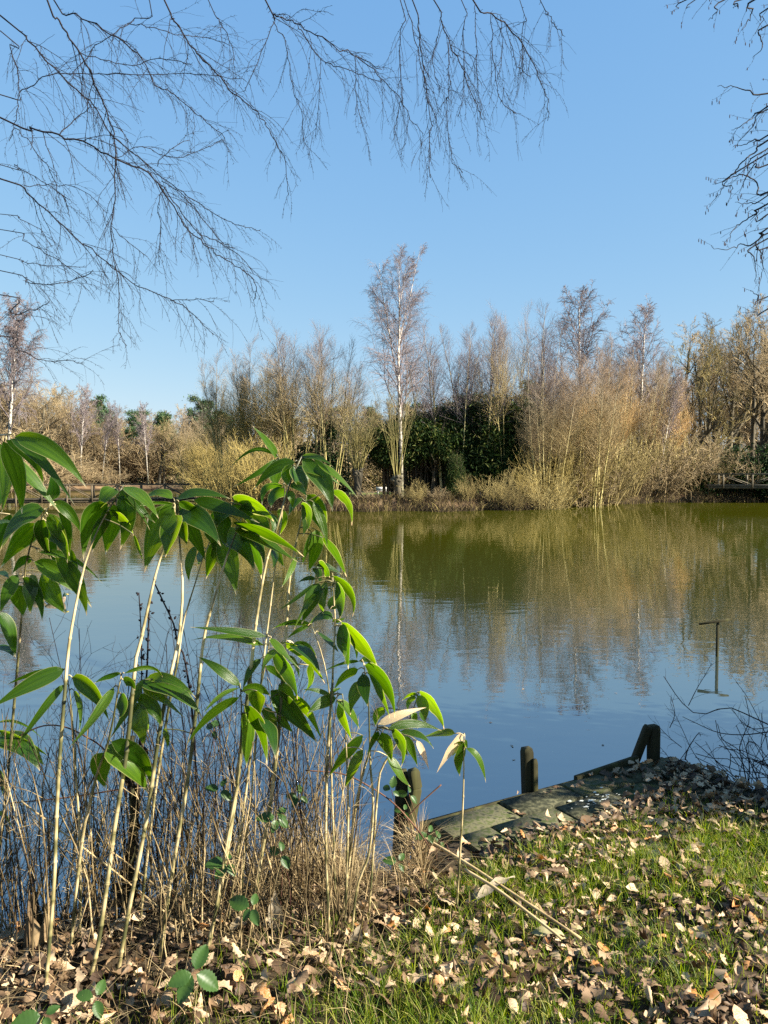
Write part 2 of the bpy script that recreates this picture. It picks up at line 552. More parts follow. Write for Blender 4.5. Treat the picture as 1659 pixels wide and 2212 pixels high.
def tubes(P, R, sides=3):
    """P (n,s,3) polylines, R (n,s) radii -> verts, quads"""
    P = np.asarray(P, float)
    R = np.asarray(R, float)
    n, s, _ = P.shape
    T = np.empty_like(P)
    T[:, 1:-1] = P[:, 2:] - P[:, :-2]
    T[:, 0] = P[:, 1] - P[:, 0]
    T[:, -1] = P[:, -1] - P[:, -2]
    T = unit(T)
    mean = unit(P[:, -1] - P[:, 0])
    ref = np.where(np.abs(mean[:, 2:3]) < .8, np.array([[0, 0, 1.]]), np.array([[1., 0.13, 0]]))[:, None, :]
    A = unit(np.cross(T, ref))
    B = np.cross(T, A)
    ang = np.arange(sides) * 2 * PI / sides
    V = P[:, :, None, :] + R[:, :, None, None] * (np.cos(ang)[None, None, :, None] * A[:, :, None, :] + np.sin(ang)[None, None, :, None] * B[:, :, None, :])
    idx = np.arange(n * s * sides).reshape(n, s, sides)
    a = idx[:, :-1, :]
    b = np.roll(a, -1, axis=2)
    c = idx[:, 1:, :]
    d = np.roll(c, -1, axis=2)
    Q = np.stack([a, b, d, c], -1).reshape(-1, 4)
    return V.reshape(-1, 3), Q


def ribbons(P, W, S):
    """P (n,s,3), W (n,s) half widths, S (n,3) or (n,s,3) side directions"""
    n, s, _ = P.shape
    if S.ndim == 2:
        S = np.repeat(S[:, None], s, 1)
    V = np.stack([P - S * W[..., None], P + S * W[..., None]], 2)
    idx = np.arange(n * s * 2).reshape(n, s, 2)
    Q = np.stack([idx[:, :-1, 0], idx[:, :-1, 1], idx[:, 1:, 1], idx[:, 1:, 0]], -1).reshape(-1, 4)
    return V.reshape(-1, 3), Q


class Bag:
    """collects verts and faces"""

    def __init__(self):
        self.V, self.F, self.n = [], [], 0

    def add(self, V, F):
        V = np.asarray(V, float)
        self.V.append(V)
        for f in (F if isinstance(F, list) else [F]):
            self.F.append(np.asarray(f) + self.n)
        self.n += len(V)
        return self

    def tube(self, pts, rad, sides=6):
        pts = np.asarray(pts, float)
        rad = np.full(len(pts), rad) if np.isscalar(rad) else np.asarray(rad, float)
        V, Q = tubes(pts[None], rad[None], sides)
        self.add(V, Q)
        m = sides
        c0, c1 = self.n, self.n + 1
        base = self.n - len(V)
        self.V.append(np.array([pts[0], pts[-1]]))
        self.n += 2
        k = np.arange(m)
        self.F.append(np.stack([np.full(m, c0), base + (k + 1) % m, base + k], -1))
        e = base + len(V) - m
        self.F.append(np.stack([np.full(m, c1), e + k, e + (k + 1) % m], -1))
        return self

    def box(self, c, u, v, w, bevel=0.0):
        """box centred c with half axis vectors u v w; optional chamfer"""
        c, u, v, w = [np.asarray(q, float) for q in (c, u, v, w)]
        if not bevel:
            s = np.array([[i, j, k] for i in (-1, 1) for j in (-1, 1) for k in (-1, 1)], float)
            V = c + s[:, :1] * u + s[:, 1:2] * v + s[:, 2:] * w
            F = np.array([[0, 1, 3, 2], [4, 6, 7, 5], [0, 4, 5, 1], [2, 3, 7, 6], [0, 2, 6, 4], [1, 5, 7, 3]])
            return self.add(V, F)
        lu, lv, lw = [np.linalg.norm(q) for q in (u, v, w)]
        bu, bv, bw = 1 - bevel / lu, 1 - bevel / lv, 1 - bevel / lw
        ring = [(-bu, -1), (bu, -1), (1, -bv), (1, bv), (bu, 1), (-bu, 1), (-1, bv), (-1, -bv)]
        ins = [(x * bu if abs(x) == 1 else x, y * bv if abs(y) == 1 else y) for x, y in ring]
        V = [c + x * u + y * v - w for x, y in ins] + [c + x * u + y * v - bw * w for x, y in ring] + \
            [c + x * u + y * v + bw * w for x, y in ring] + [c + x * u + y * v + w for x, y in ins]
        F4 = []
        for l in range(3):
            for k in range(8):
                F4.append([l * 8 + k, l * 8 + (k + 1) % 8, l * 8 + 8 + (k + 1) % 8, l * 8 + 8 + k])
        F3 = []
        for k in range(1, 7):
            F3.append([0, k + 1, k])
            F3.append([24, 24 + k, 24 + k + 1])
        return self.add(V, [np.array(F4), np.array(F3)])

    def mesh(self, name, mat, off=None, smooth=False):
        V = np.concatenate(self.V)
        if off is not None:
            V = V - np.asarray(off)
        g = {}
        for f in self.F:
            g.setdefault(f.shape[1], []).append(f)
        return make_mesh(name, V, [np.concatenate(v) for v in g.values()], mat, smooth=smooth)


def smooth_line(pts, per=5):
    """Catmull-Rom through pts"""
    p = np.asarray(pts, float)
    if len(p) < 3:
        t = np.linspace(0, 1, per + 1)[:, None]
        return p[0] + (p[-1] - p[0]) * t
    q = np.concatenate([[2 * p[0] - p[1]], p, [2 * p[-1] - p[-2]]])
    out = []
    for i in range(1, len(q) - 2):
        t = np.linspace(0, 1, per, endpoint=False)[:, None]
        a, b, c, d = q[i - 1], q[i], q[i + 1], q[i + 2]
        out.append(.5 * ((2 * b) + (-a + c) * t + (2 * a - 5 * b + 4 * c - d) * t ** 2 + (-a + 3 * b - 3 * c + d) * t ** 3))
    out.append(p[-1:])
    return np.concatenate(out)


def resample(p, n):
    p = np.asarray(p, float)
    d = np.concatenate([[0], np.cumsum(np.linalg.norm(np.diff(p, axis=0), axis=1))])
    t = np.linspace(0, d[-1], n)
    return np.stack([np.interp(t, d, p[:, k]) for k in range(3)], -1)


def spawn(rng, P, R, k, t0, t1, length, ang, up=0.0, noise=0.1, S=4, fall=0.5, ratio=0.5, tip=0.25, relative=True, rmin=0.0, upw=None):
    """children of polylines P (n,s,3): k each, leaving at angle ang (radians, lo/hi)"""
    n, s, _ = P.shape
    L = np.linalg.norm(np.diff(P, axis=1), axis=2).sum(1)
    t = (np.arange(k)[None] + rng.random((n, k))) / k
    t = t0 + (t1 - t0) * t
    f = t * (s - 1)
    i = np.clip(f.astype(int), 0, s - 2)
    fr = (f - i)[..., None]
    row = np.arange(n)[:, None]
    pos = P[row, i] * (1 - fr) + P[row, i + 1] * fr
    tan = unit(P[row, i + 1] - P[row, i])
    rad = R[row, i] * (1 - fr[..., 0]) + R[row, i + 1] * fr[..., 0]
    rv = rng.normal(size=(n, k, 3))
    perp = unit(rv - (rv * tan).sum(-1, keepdims=True) * tan)
    a = rng.uniform(ang[0], ang[1], (n, k, 1))
    d = tan * np.cos(a) + perp * np.sin(a)
    ln = length * rng.uniform(.65, 1.25, (n, k)) * (1 - fall * (t - t0) / max(t1 - t0, 1e-6))
    if relative:
        ln = ln * L[:, None]
    pos, d, ln, rad = pos.reshape(-1, 3), d.reshape(-1, 3), ln.ravel(), rad.ravel()
    m = len(pos)
    out = np.empty((m, S + 1, 3))
    out[:, 0] = pos
    step = (ln / S)[:, None]
    for j in range(S):
        d = unit(d + rng.normal(size=(m, 3)) * noise + np.array([0, 0, up]))
        out[:, j + 1] = out[:, j] + d * step
    r0 = np.maximum(rad * ratio, rmin)
    rr = r0[:, None] * np.linspace(1, tip, S + 1)[None]
    return out, rr


def trunk_line(rng, height, lean=0.03, S=10, wob=.02, r0=.15, rtip=.1, base=(0, 0, 0), d=(0, 0, 1)):
    d = unit(np.array(d, float) + rng.normal(size=3) * lean)
    p = [np.array(base, float)]
    for _ in range(S):
        d = unit(d + rng.normal(size=3) * wob + np.array([0, 0, wob * .5]))
        p.append(p[-1] + d * height / S)
    R = r0 * np.linspace(1, 0, S + 1) ** .8 * (1 - rtip) + r0 * rtip
    return np.array(p)[None], R[None]


# ---------------------------------------------------------------- the setting
def grid(xs, ys, zf):
    X, Y = np.meshgrid(xs, ys)
    Z = zf(X, Y)
    V = np.stack([X, Y, Z], -1).reshape(-1, 3)
    nx, ny = len(xs), len(ys)
    i = np.arange(nx * ny).reshape(ny, nx)
    Q = np.stack([i[:-1, :-1], i[:-1, 1:], i[1:, 1:], i[1:, :-1]], -1).reshape(-1, 4)
    return V, Q


xs = np.concatenate([np.linspace(-60, -4, 30), np.arange(-3.6, 3.6, .045), np.linspace(3.7, 60, 40)])
ys = np.concatenate([np.linspace(-40, 0.5, 20), np.arange(.6, 5.2, .045), np.linspace(5.3, 8, 5)])
V, Q = grid(xs, ys, bank_z)
o = link('ground', make_mesh('ground', V, [Q], M['soil'], smooth=True))
tag(o, 'dark earth bank in the foreground sloping down to the pond', 'ground', kind='structure')

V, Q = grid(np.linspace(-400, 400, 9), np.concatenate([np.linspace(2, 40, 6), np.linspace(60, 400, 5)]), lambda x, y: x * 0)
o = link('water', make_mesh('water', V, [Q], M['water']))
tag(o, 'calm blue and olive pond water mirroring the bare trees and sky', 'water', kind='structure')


def island_mask(x, y):
    # near shore of the island runs from the left tip to the far right wood
    near = np.interp(x, [-14, -11, -7, -3, 3, 8, 13, 20, 30, 60], [60, 50, 45, 43.6, 43.2, 45, 51, 57, 59, 60])
    near = near + .5 * np.sin(x * 1.3) + .3 * np.sin(x * 3.1 + 1)
    far = np.interp(x, [-14, -8, 0, 60], [60, 66, 72, 74])
    return np.minimum(y - near, far - y)


def far_z(x, y):
    m = island_mask(x, y)
    zi = -1 + 1.55 * sstep(-1.2, 1.4, m)
    shore = np.interp(x, [-400, -60, -30, -12, 0, 60, 400], [60, 86, 103, 104, 96, 92, 90]) + 1.0 * np.sin(x * .3)
    t = y - shore
    zm = -1 + 1.6 * sstep(-1.5, 2.5, t) + 1.6 * sstep(12, 90, t) + 1.5 * sstep(90, 500, t)
    return np.maximum(zi, zm) + .06 * np.sin(x * 1.7 + y) * np.sin(y * 1.3 - x * .4)


xs = np.concatenate([np.linspace(-600, -62, 18), np.arange(-60, 60.1, 1.0), np.linspace(64, 600, 18)])
ys = np.concatenate([np.arange(38, 118, 1.0), np.linspace(119, 200, 28), np.linspace(220, 1500, 14)])
V, Q = grid(xs, ys, far_z)
o = link('terrain', make_mesh('terrain', V, [Q], M['terrain'], smooth=True))
tag(o, 'far bank and wooded island of brown earth and green lawn', 'land', kind='structure')


def gz(x, y):
    return float(far_z(np.array([x]), np.array([y]))[0])


# ---------------------------------------------------------------- tree kinds (each built once at the origin, then copied)
def proto(name, parts, height):
    root = empty(name)
    for pn, me in parts:
        link(pn, me, root)
    root['h'] = height
    return root


def birch_tree(seed, h, r, n1=34, droop=-.16, trunk_from=.3, dense=1.0, fork=True, mat='birch_twig', tw=.006):
    rng = np.random.default_rng(seed)
    T, RT = trunk_line(rng, h * .97, .02, 14, .018, r, .04)
    tr = Bag()
    V, Q = tubes(T, RT, 8)
    tr.add(V, Q)
    L1, R1 = spawn(rng, T, RT, n1, trunk_from, .97, .36, (.4, .85), .09, .1, 7, .72, .5, .15)
    if fork:
        Fk, Rf = spawn(rng, T, RT, 3, .45, .7, .42, (.12, .24), .06, .04, 9, .2, .75, .12)
        V, Q = tubes(Fk, Rf, 6)
        tr.add(V, Q)
        L1b, R1b = spawn(rng, Fk, Rf, 9, .25, .97, .36, (.4, .8), .05, .1, 7, .6, .55, .15)
        L1, R1 = np.concatenate([L1, L1b]), np.concatenate([R1, R1b])
    R1 = np.maximum(R1, .009)
    br = Bag()
    V, Q = tubes(L1, R1, 4)
    br.add(V, Q)
    L2, R2 = spawn(rng, L1, R1, int(11 * dense), .2, 1, .38, (.4, .9), droop * .4, .13, 5, .4, .5, .5, rmin=tw * 1.3)
    V, Q = tubes(L2, R2, 3)
    br.add(V, Q)
    L3, R3 = spawn(rng, L2, R2, int(9 * dense), .1, 1, .6, (.3, .9), droop, .15, 4, .3, .7, .6, rmin=tw)
    V, Q = tubes(L3, R3, 3)
    br.add(V, Q)
    return tr.mesh('birch_trunk', M['birch_bark']), br.mesh('birch_crown', M[mat])


def coppice(seed, h, nst, spread, twmat, stemmat='willow_stem', tw=.0040, base_r=.9, dens=1.0, low=.46):
    rng = np.random.default_rng(seed)
    st, Ts, Rs = Bag(), [], []
    for i in range(nst):
        az = i * 2.399 + rng.random()
        sp = spread * math.sqrt((i + .5) / nst) * rng.uniform(.6, 1.15)
        base = np.array([math.cos(az), math.sin(az), 0]) * base_r * math.sqrt(rng.random())
        T, RT = trunk_line(rng, h * rng.uniform(.72, 1.0) * (1 - .25 * sp), .02, 10, .022, .05 * rng.uniform(.6, 1.25) * h / 10, .1, base,
                           (math.cos(az) * sp, math.sin(az) * sp, 1))
        Ts.append(T)
        Rs.append(RT)
    T, RT = np.concatenate(Ts), np.concatenate(Rs)
    V, Q = tubes(T, RT, 5)
    st.add(V, Q)
    br = Bag()
    L1, R1 = spawn(rng, T, RT, int(22 * dens), low, .99, .24, (.42, .8), .06, .09, 6, .72, .4, .3, rmin=tw * 1.15)
    V, Q = tubes(L1, R1, 3)
    br.add(V, Q)
    L2, R2 = spawn(rng, L1, R1, int(22 * dens), .08, 1, .7, (.35, .8), .04, .1, 3, .4, .6, .6, rmin=tw)
    V, Q = tubes(L2, R2, 3)
    br.add(V, Q)
    return st.mesh('willow_stems', M[stemmat]), br.mesh('willow_crown', M[twmat])


def pollard(seed, trunk_h, stem_h, nst, r=.26, fan=.55):
    rng = np.random.default_rng(seed)
    st = Bag()
    T, RT = trunk_line(rng, trunk_h, .05, 8, .03, r, .9)
    RT = RT * np.array([1.35, 1.05, .95, .9, .92, 1.0, 1.25, 1.45, 1.1])[None]
    RT = RT * rng.uniform(.92, 1.1, RT.shape)
    V, Q = tubes(T, RT, 10)
    st.add(V, Q)
    top = T[0, -1]
    for k in range(14):      # knuckles
        a = k * 2.4
        c = top + np.array([math.cos(a), math.sin(a), 0]) * r * rng.uniform(.6, 1.2) + [0, 0, rng.uniform(-.35, .1)]
        st.tube([c - [0, 0, .14], c - [0, 0, .07], c, c + [0, 0, .07], c + [0, 0, .13]], np.array([.03, .13, .17, .13, .03]) * rng.uniform(.7, 1.1), 6)
    Ts, Rs = [], []
    for i in range(nst):
        az = i * 2.399
        sp = fan * math.sqrt((i + .5) / nst) * rng.uniform(.5, 1.2)
        T1, R1 = trunk_line(rng, stem_h * rng.uniform(.6, 1), .05, 8, .03, .024 * rng.uniform(.6, 1.4), .15,
                            top + np.array([math.cos(az), math.sin(az), -.1]) * r * rng.uniform(.3, 1.2), (math.cos(az) * sp, math.sin(az) * sp, 1))
        Ts.append(T1)
        Rs.append(R1)
    T, RT = np.concatenate(Ts), np.concatenate(Rs)
    br = Bag()
    V, Q = tubes(T, RT, 4)
    br.add(V, Q)
    L1, R1 = spawn(rng, T, RT, 9, .35, 1, .25, (.25, .6), .08, .08, 4, .6, .5, .4, rmin=.007)
    V, Q = tubes(L1, R1, 3)
    br.add(V, Q)
    L2, R2 = spawn(rng, L1, R1, 4, .2, 1, .5, (.3, .6), .06, .1, 3, .4, .6, .6, rmin=.006)
    V, Q = tubes(L2, R2, 3)
    br.add(V, Q)
    return st.mesh('pollard_trunk', M['wood_bark']), br.mesh('pollard_crown', M['willow_stem'])


def broadleaf(seed, h, r, twmat='wood_twig', tw=.009, n1=11, start=.28, barkmat='wood_bark', dens=1.0):
    rng = np.random.default_rng(seed)
    T, RT = trunk_line(rng, h * .9, .03, 10, .04, r, .06)
    tr, br = Bag(), Bag()
    V, Q = tubes(T, RT, 7)
    tr.add(V, Q)
    L1, R1 = spawn(rng, T, RT, n1, start, .95, .5, (.45, .95), .07, .12, 8, .55, .62, .12)
    V, Q = tubes(L1, R1, 5)
    tr.add(V, Q)
    L2, R2 = spawn(rng, L1, R1, 8, .2, 1, .45, (.4, .9), .06, .16, 5, .4, .6, .2, rmin=tw * 1.5)
    V, Q = tubes(L2, R2, 3)
    br.add(V, Q)
    L3, R3 = spawn(rng, L2, R2, int(7 * dens), .15, 1, .5, (.35, .9), .05, .18, 4, .4, .6, .4, rmin=tw)
    V, Q = tubes(L3, R3, 3)
    br.add(V, Q)
    L4, R4 = spawn(rng, L3, R3, int(7 * dens), .1, 1, .55, (.3, .8), .04, .18, 2, .3, .7, .6, rmin=tw * .8)
    V, Q = tubes(L4, R4, 3)
    br.add(V, Q)
    return tr.mesh('wood_trunk', M[barkmat]), br.mesh('wood_crown', M[twmat])


def leaf_quads(rng, C, D, ln, wd):
    """folded diamond leaves: base C, direction D"""
    n = len(C)
    rv = rng.normal(size=(n, 3))
    S = unit(np.cross(D, rv))
    U = np.cross(S, D)
    m = C + D * ln[:, None] * .45 - U * (wd * .25)[:, None]
    V = np.stack([C, m + S * wd[:, None] + U * (wd * .4)[:, None], C + D * ln[:, None], m - S * wd[:, None] + U * (wd * .4)[:, None]], 1)
    i = np.arange(n * 4).reshape(n, 4)
    F = np.concatenate([i[:, [0, 1, 2]], i[:, [0, 2, 3]]])
    return V.reshape(-1, 3), F


def pine_tree(seed, h, r):
    rng = np.random.default_rng(seed)
    T, RT = trunk_line(rng, h * .95, .02, 10, .025, r, .08)
    tr = Bag()
    V, Q = tubes(T, RT, 7)
    tr.add(V, Q)
    L1, R1 = spawn(rng, T, RT, 24, .48, .99, .24, (1.0, 1.5), .1, .12, 5, .62, .4, .2)
    V, Q = tubes(L1, R1, 4)
    tr.add(V, Q)
    L2, R2 = spawn(rng, L1, R1, 7, .3, 1, .4, (.4, .9), .12, .12, 3, .3, .5, .4)
    ends = np.concatenate([L2[:, -1], L2[:, -2], L1[:, -1]])
    k = 26
    C = np.repeat(ends, k, 0) + rng.normal(size=(len(ends) * k, 3)) * np.array([.32, .32, .16])
    D = unit(rng.normal(size=C.shape) + [0, 0, .7])
    V, F = leaf_quads(rng, C, D, rng.uniform(.2, .38, len(C)), rng.uniform(.03, .06, len(C)))
    return tr.mesh('pine_trunk', M['pine_bark']), make_mesh('pine_crown', V, [F], M['pine'])


def leaf_cloud(rng, n, rx, ry, rz, nclump, ln, wd, down=.3, hollow=.55, cz=None):
    """leaves in clumps spread through a dome"""
    u = unit(rng.normal(size=(nclump, 3)))
    u[:, 2] = np.abs(u[:, 2]) * 1.15 - .15
    rad = rng.uniform(hollow, 1, nclump) ** .7
    c = u * rad[:, None] * np.array([rx, ry, rz])
    k = rng.integers(0, nclump, n)
    sz = rng.uniform(.6, 1.3, nclump)[k][:, None] * np.array([rx, ry, rz]).mean() * .17
    C = c[k] + rng.normal(size=(n, 3)) * sz * [1, 1, .75]
    D = unit(rng.normal(size=(n, 3)) + unit(C) * .6 - [0, 0, down])
    return leaf_quads(rng, C, D, rng.uniform(*ln, n), rng.uniform(*wd, n))


def evergreen_bush(seed, rx, ry, rz, n, mat='evergreen', ln=(.12, .22), wd=(.03, .06), down=.2, nclump=60, stems=8, lift=0.0):
    rng = np.random.default_rng(seed)
    V, F = leaf_cloud(rng, n, rx, ry, rz, nclump, ln, wd, down)
    V[:, 2] = np.maximum(V[:, 2] + lift, .02)
    st = Bag()
    for i in range(stems):
        a = i * 2.4
        b = np.array([math.cos(a) * rx, math.sin(a) * ry, 0]) * rng.uniform(.1, .6)
        T, R = trunk_line(rng, (rz + lift) * rng.uniform(.75, .98), .05, 6, .05, .035 + .012 * rz, .2, b, (b[0] * .08, b[1] * .08, 1))
        st.add(*tubes(T, R, 5))
        L, RL = spawn(rng, T, R, 8, .3, 1, .4, (.5, 1.0), .02, .15, 4, .3, .5, .3)
        st.add(*tubes(L, RL, 3))
    return st.mesh('bush_stems', M['wood_bark']), make_mesh('bush_leaves', V, [F], M[mat])


def bare_shrub(seed, h, spread, nst, mat='shrub_twig', tw=.006, up=.03):
    rng = np.random.default_rng(seed)
    Ts, Rs = [], []
    for i in range(nst):
        az = i * 2.399 + rng.random()
        sp = spread * rng.uniform(.2, 1.2)
        b = np.array([math.cos(az), math.sin(az), 0]) * rng.uniform(0, .5)
        T, R = trunk_line(rng, h * rng.uniform(.6, 1.05), .1, 8, .07, .022 * h / 3, .2, b, (math.cos(az) * sp, math.sin(az) * sp, 1))
        Ts.append(T)
        Rs.append(R)
    T, R = np.concatenate(Ts), np.concatenate(Rs)
    st, br = Bag(), Bag()
    st.add(*tubes(T, R, 4))
    L1, R1 = spawn(rng, T, R, 9, .2, 1, .4, (.4, .95), up, .17, 4, .5, .6, .35, rmin=tw * 1.2)
    br.add(*tubes(L1, R1, 3))
    L2, R2 = spawn(rng, L1, R1, 7, .15, 1, .5, (.4, 1.0), up, .2, 3, .4, .7, .5, rmin=tw)
    br.add(*tubes(L2, R2, 3))
    return st.mesh('shrub_stems', M[mat]), br.mesh('shrub_twigs', M[mat])


USED = {}


def plant(pr, x, top, depth, label, cat, group=None, name=None, wide=1.0, rz=None, tilt=(0, 0), basez=None, base=None):
    """stand a copy of prototype pr where the picture point (x, top) at that depth is its tip"""
    p = at(x, top, depth)
    bx, by = (p[0], p[1]) if base is None else (at(base, top, depth)[0], depth)
    z0 = gz(bx, by) - .08 if basez is None else basez
    s = (p[2] - z0) / pr['h']
    first = pr.name not in USED
    if first:
        USED[pr.name] = True
        o = pr
    else:
        o = copy_tree(pr)
    o.location = (bx, by, z0)
    rng = np.random.default_rng(int(abs(x * 13 + top * 7 + depth)) + 5)
    if base is not None:
        tilt = (0, math.atan2(p[0] - bx, p[2] - z0))
    o.rotation_euler = (tilt[0], tilt[1], rng.random() * 6.28 if rz is None else rz)
    if base is not None:
        o.rotation_mode = 'ZYX'
        o.rotation_euler = (0, tilt[1], 0)
    o.scale = (s * wide, s * wide, s)
    tag(o, label, cat, group)
    return o


def TREE(name, gen, h):
    return proto(name, list(zip(('trunk', 'crown'), gen)), h)


BIG = TREE('birch_tree', birch_tree(11, 14.5, .135, 40, -.17, .3, 1.15, tw=.0048), 14.5)
BI2 = TREE('birch_tree', birch_tree(12, 11, .12, 26, -.12, .4, 1.0, False, tw=.008), 11)
BI3 = TREE('birch_tree', birch_tree(13, 11, .13, 26, -.06, .35, .9, True, tw=.01), 11)
BIW = TREE('birch_tree', birch_tree(14, 13, .16, 34, -.34, .3, 1.2, True, 'birch_twig', tw=.010), 13)
WA = TREE('coppiced_willow', coppice(21, 10, 14, .26, 'olive_twig', low=.36), 9.6)
WB = TREE('coppiced_willow', coppice(22, 11, 9, .22, 'willow_twig', dens=.9), 10.8)
WC = TREE('coppiced_willow', coppice(23, 11, 5, .10, 'birch_twig', dens=.95, low=.42), 10.8)
WD = TREE('coppiced_willow', coppice(24, 10, 14, .16, 'orange_twig', low=.36), 9.8)
WE = TREE('coppiced_willow', coppice(25, 10, 13, .18, 'willow_twig', low=.34), 9.7)
PO = TREE('pollard_willow', pollard(31, 1.9, 4.3, 46), 6.0)
PP = TREE('pollard_willow', pollard(32, 1.4, 6.6, 15, .2, .26), 7.6)
OA = TREE('bare_tree', broadleaf(41, 11, .24), 11)
OB = TREE('bare_tree', broadleaf(42, 11, .2, n1=13, start=.2), 11)
OC = TREE('bare_tree', broadleaf(43, 12, .26, 'shrub_twig', .009, 12, .25, dens=.9), 12)
PN = TREE('pine_tree', pine_tree(51, 12, .2), 12)
PM = TREE('pine_tree', pine_tree(52, 12, .2), 12)
EV = proto('evergreen_bush', list(zip(('trunk', 'leaves'), evergreen_bush(61, 2.0, 1.7, 3.4, 9000))), 3.5)
EH = proto('holly_bush', list(zip(('trunk', 'leaves'), evergreen_bush(62, 1.4, 1.2, 4.6, 7000, nclump=45))), 4.7)
BT = proto('bamboo_clump', list(zip(('canes', 'leaves'), evergreen_bush(63, 2.1, 1.8, 2.5, 26000, 'bamboo_far', (.18, .36), (.024, .04), .9, 110, 30, 2.8))), 5.3)
BU = proto('bamboo_clump', list(zip(('canes', 'leaves'), evergreen_bush(64, 1.9, 1.7, 3.6, 26000, 'bamboo_far', (.18, .36), (.024, .04), .8, 110, 30, 1.3))), 4.9)
SH = proto('bare_shrub', list(zip(('stems', 'twigs'), bare_shrub(71, 3.0, .42, 26, 'shrub_twig', .005, .05))), 2.9)
SI = proto('bare_shrub', list(zip(('stems', 'twigs'), bare_shrub(72, 3.0, .42, 24, 'olive_twig', .005, .07))), 2.7)
SJ = proto('bare_shrub', list(zip(('stems', 'twigs'), bare_shrub(73, 3.0, 1.0, 20, 'wood_twig', .009))), 2.7)

# ---- island
plant(BIG, 868, 548, 47.5, 'tall white-stemmed birch with feathery purple crown, tallest tree on the island', 'birch', rz=2.2, wide=.95)
W = 'coppiced willows on the island'
plant(WA, 500, 760, 52, 'bushy yellow willow at the left tip of the island beside the footbridge', 'willow', W)
plant(WA, 575, 735, 50.5, 'yellow-stemmed willow second from the left end of the island', 'willow', W, wide=1.05)
plant(WB, 630, 690, 49, 'tall willow with fan of bare poles left of the pollard willow', 'willow', W, wide=1.1)
plant(WB, 702, 700, 48.5, 'bare willow poles rising just above the rightmost leaves of the tall near bamboo', 'willow', W, wide=.95)
plant(WC, 742, 765, 52, 'slim willow between the bare pole fan and the pollard willow', 'willow', W, wide=1.2)
plant(PO, 772, 868, 46.5, 'pollard willow with short knobbly trunk and head of straight shoots', 'willow')
plant(PP, 862, 800, 46.0, 'small pollard with crooked stump and few tall shoots in front of dark bamboo', 'willow')
plant(WC, 985, 672, 50, 'slender willow first to the right of the tall birch', 'willow', W)
plant(WC, 950, 720, 54, 'thin pale willow close behind the right side of the tall birch', 'willow', W, wide=1.4)
plant(WC, 1040, 672, 50.5, 'slender upright willow second to the right of the tall birch', 'willow', W)
plant(WB, 1093, 643, 49.5, 'tallest willow right of the tall birch, with plume-like top', 'willow', W, wide=.62)
plant(WC, 1157, 650, 51, 'slender willow with pointed top left of the orange willow thicket', 'willow', W, wide=1.1)
plant(WD, 1228, 745, 52, 'orange-tinted willow at the left side of the thicket', 'willow', W)
plant(WD, 1310, 722, 56, 'orange-tinted willow in the middle of the thicket below the far birch', 'willow', W)
plant(WE, 1275, 770, 50, 'olive willow with crossing stems leaning towards the water', 'willow', W, wide=1.2)
plant(WE, 1365, 735, 60, 'olive willow at the right side of the orange thicket', 'willow', W, wide=1.1)
plant(WE, 1180, 800, 48, 'low olive willow at the right end of the dark bamboo', 'willow', W, wide=1.1)
plant(WD, 1440, 770, 63, 'brown willow between the leaning white birch and the right wood', 'willow', W)
plant(BI2, 1265, 625, 61, 'birch with rounded feathery top above the orange willow thicket', 'birch', wide=1.15)
plant(BI2, 1402, 655, 60, 'birch with pale slanting trunk and sparse top, right of the orange thicket', 'birch', base=1375)
plant(BI3, 1447, 790, 59, 'small leaning birch with thin white stem near the right bank', 'birch', base=1423, wide=.7)
plant(WA, 440, 880, 60, 'low golden willow left of the island tip, behind the footbridge', 'willow', W, wide=1.2)
# evergreens
BG = 'bamboo clumps on the island'
plant(BT, 850, 905, 50.5, 'dark bamboo clump behind the small pollard, leftmost of the island bamboo', 'bamboo', BG, wide=.85)
plant(BT, 925, 890, 50.5, 'dark bamboo clump with deep shaded hollow right of the birch trunk', 'bamboo', BG, wide=1.0)
plant(BU, 985, 880, 52, 'dense green bamboo clump in the middle of the island', 'bamboo', BG, wide=1.0)
plant(BU, 1045, 862, 51, 'tallest bamboo clump on the island, behind slender willows', 'bamboo', BG, wide=1.0)
plant(BU, 1105, 872, 51.5, 'bamboo clump lit along its top, second from right', 'bamboo', BG, wide=.9)
plant(BU, 1160, 890, 52, 'rightmost bamboo clump, fading into the orange willows', 'bamboo', BG, wide=.9)
plant(BT, 925, 930, 54.5, 'low shaded bamboo at the back of the dark hollow', 'bamboo', BG, wide=1.5)
plant(BU, 985, 985, 47.2, 'small drooping green bamboo at the right edge of the hollow', 'bamboo', BG, wide=.55)
plant(EH, 700, 905, 51, 'dark holly bush behind the bare willow poles', 'bush')
plant(EV, 665, 960, 53, 'dark low evergreen left of the holly bush', 'bush')
plant(EV, 1600, 965, 61, 'dark evergreen bush above the right footbridge', 'bush', wide=1.3)
plant(EV, 1680, 960, 60, 'dark evergreen bush at the right edge of the picture', 'bush', wide=1.3)
plant(EV, 1500, 1000, 61, 'shaded evergreen bush left of the right footbridge', 'bush', wide=1.4)
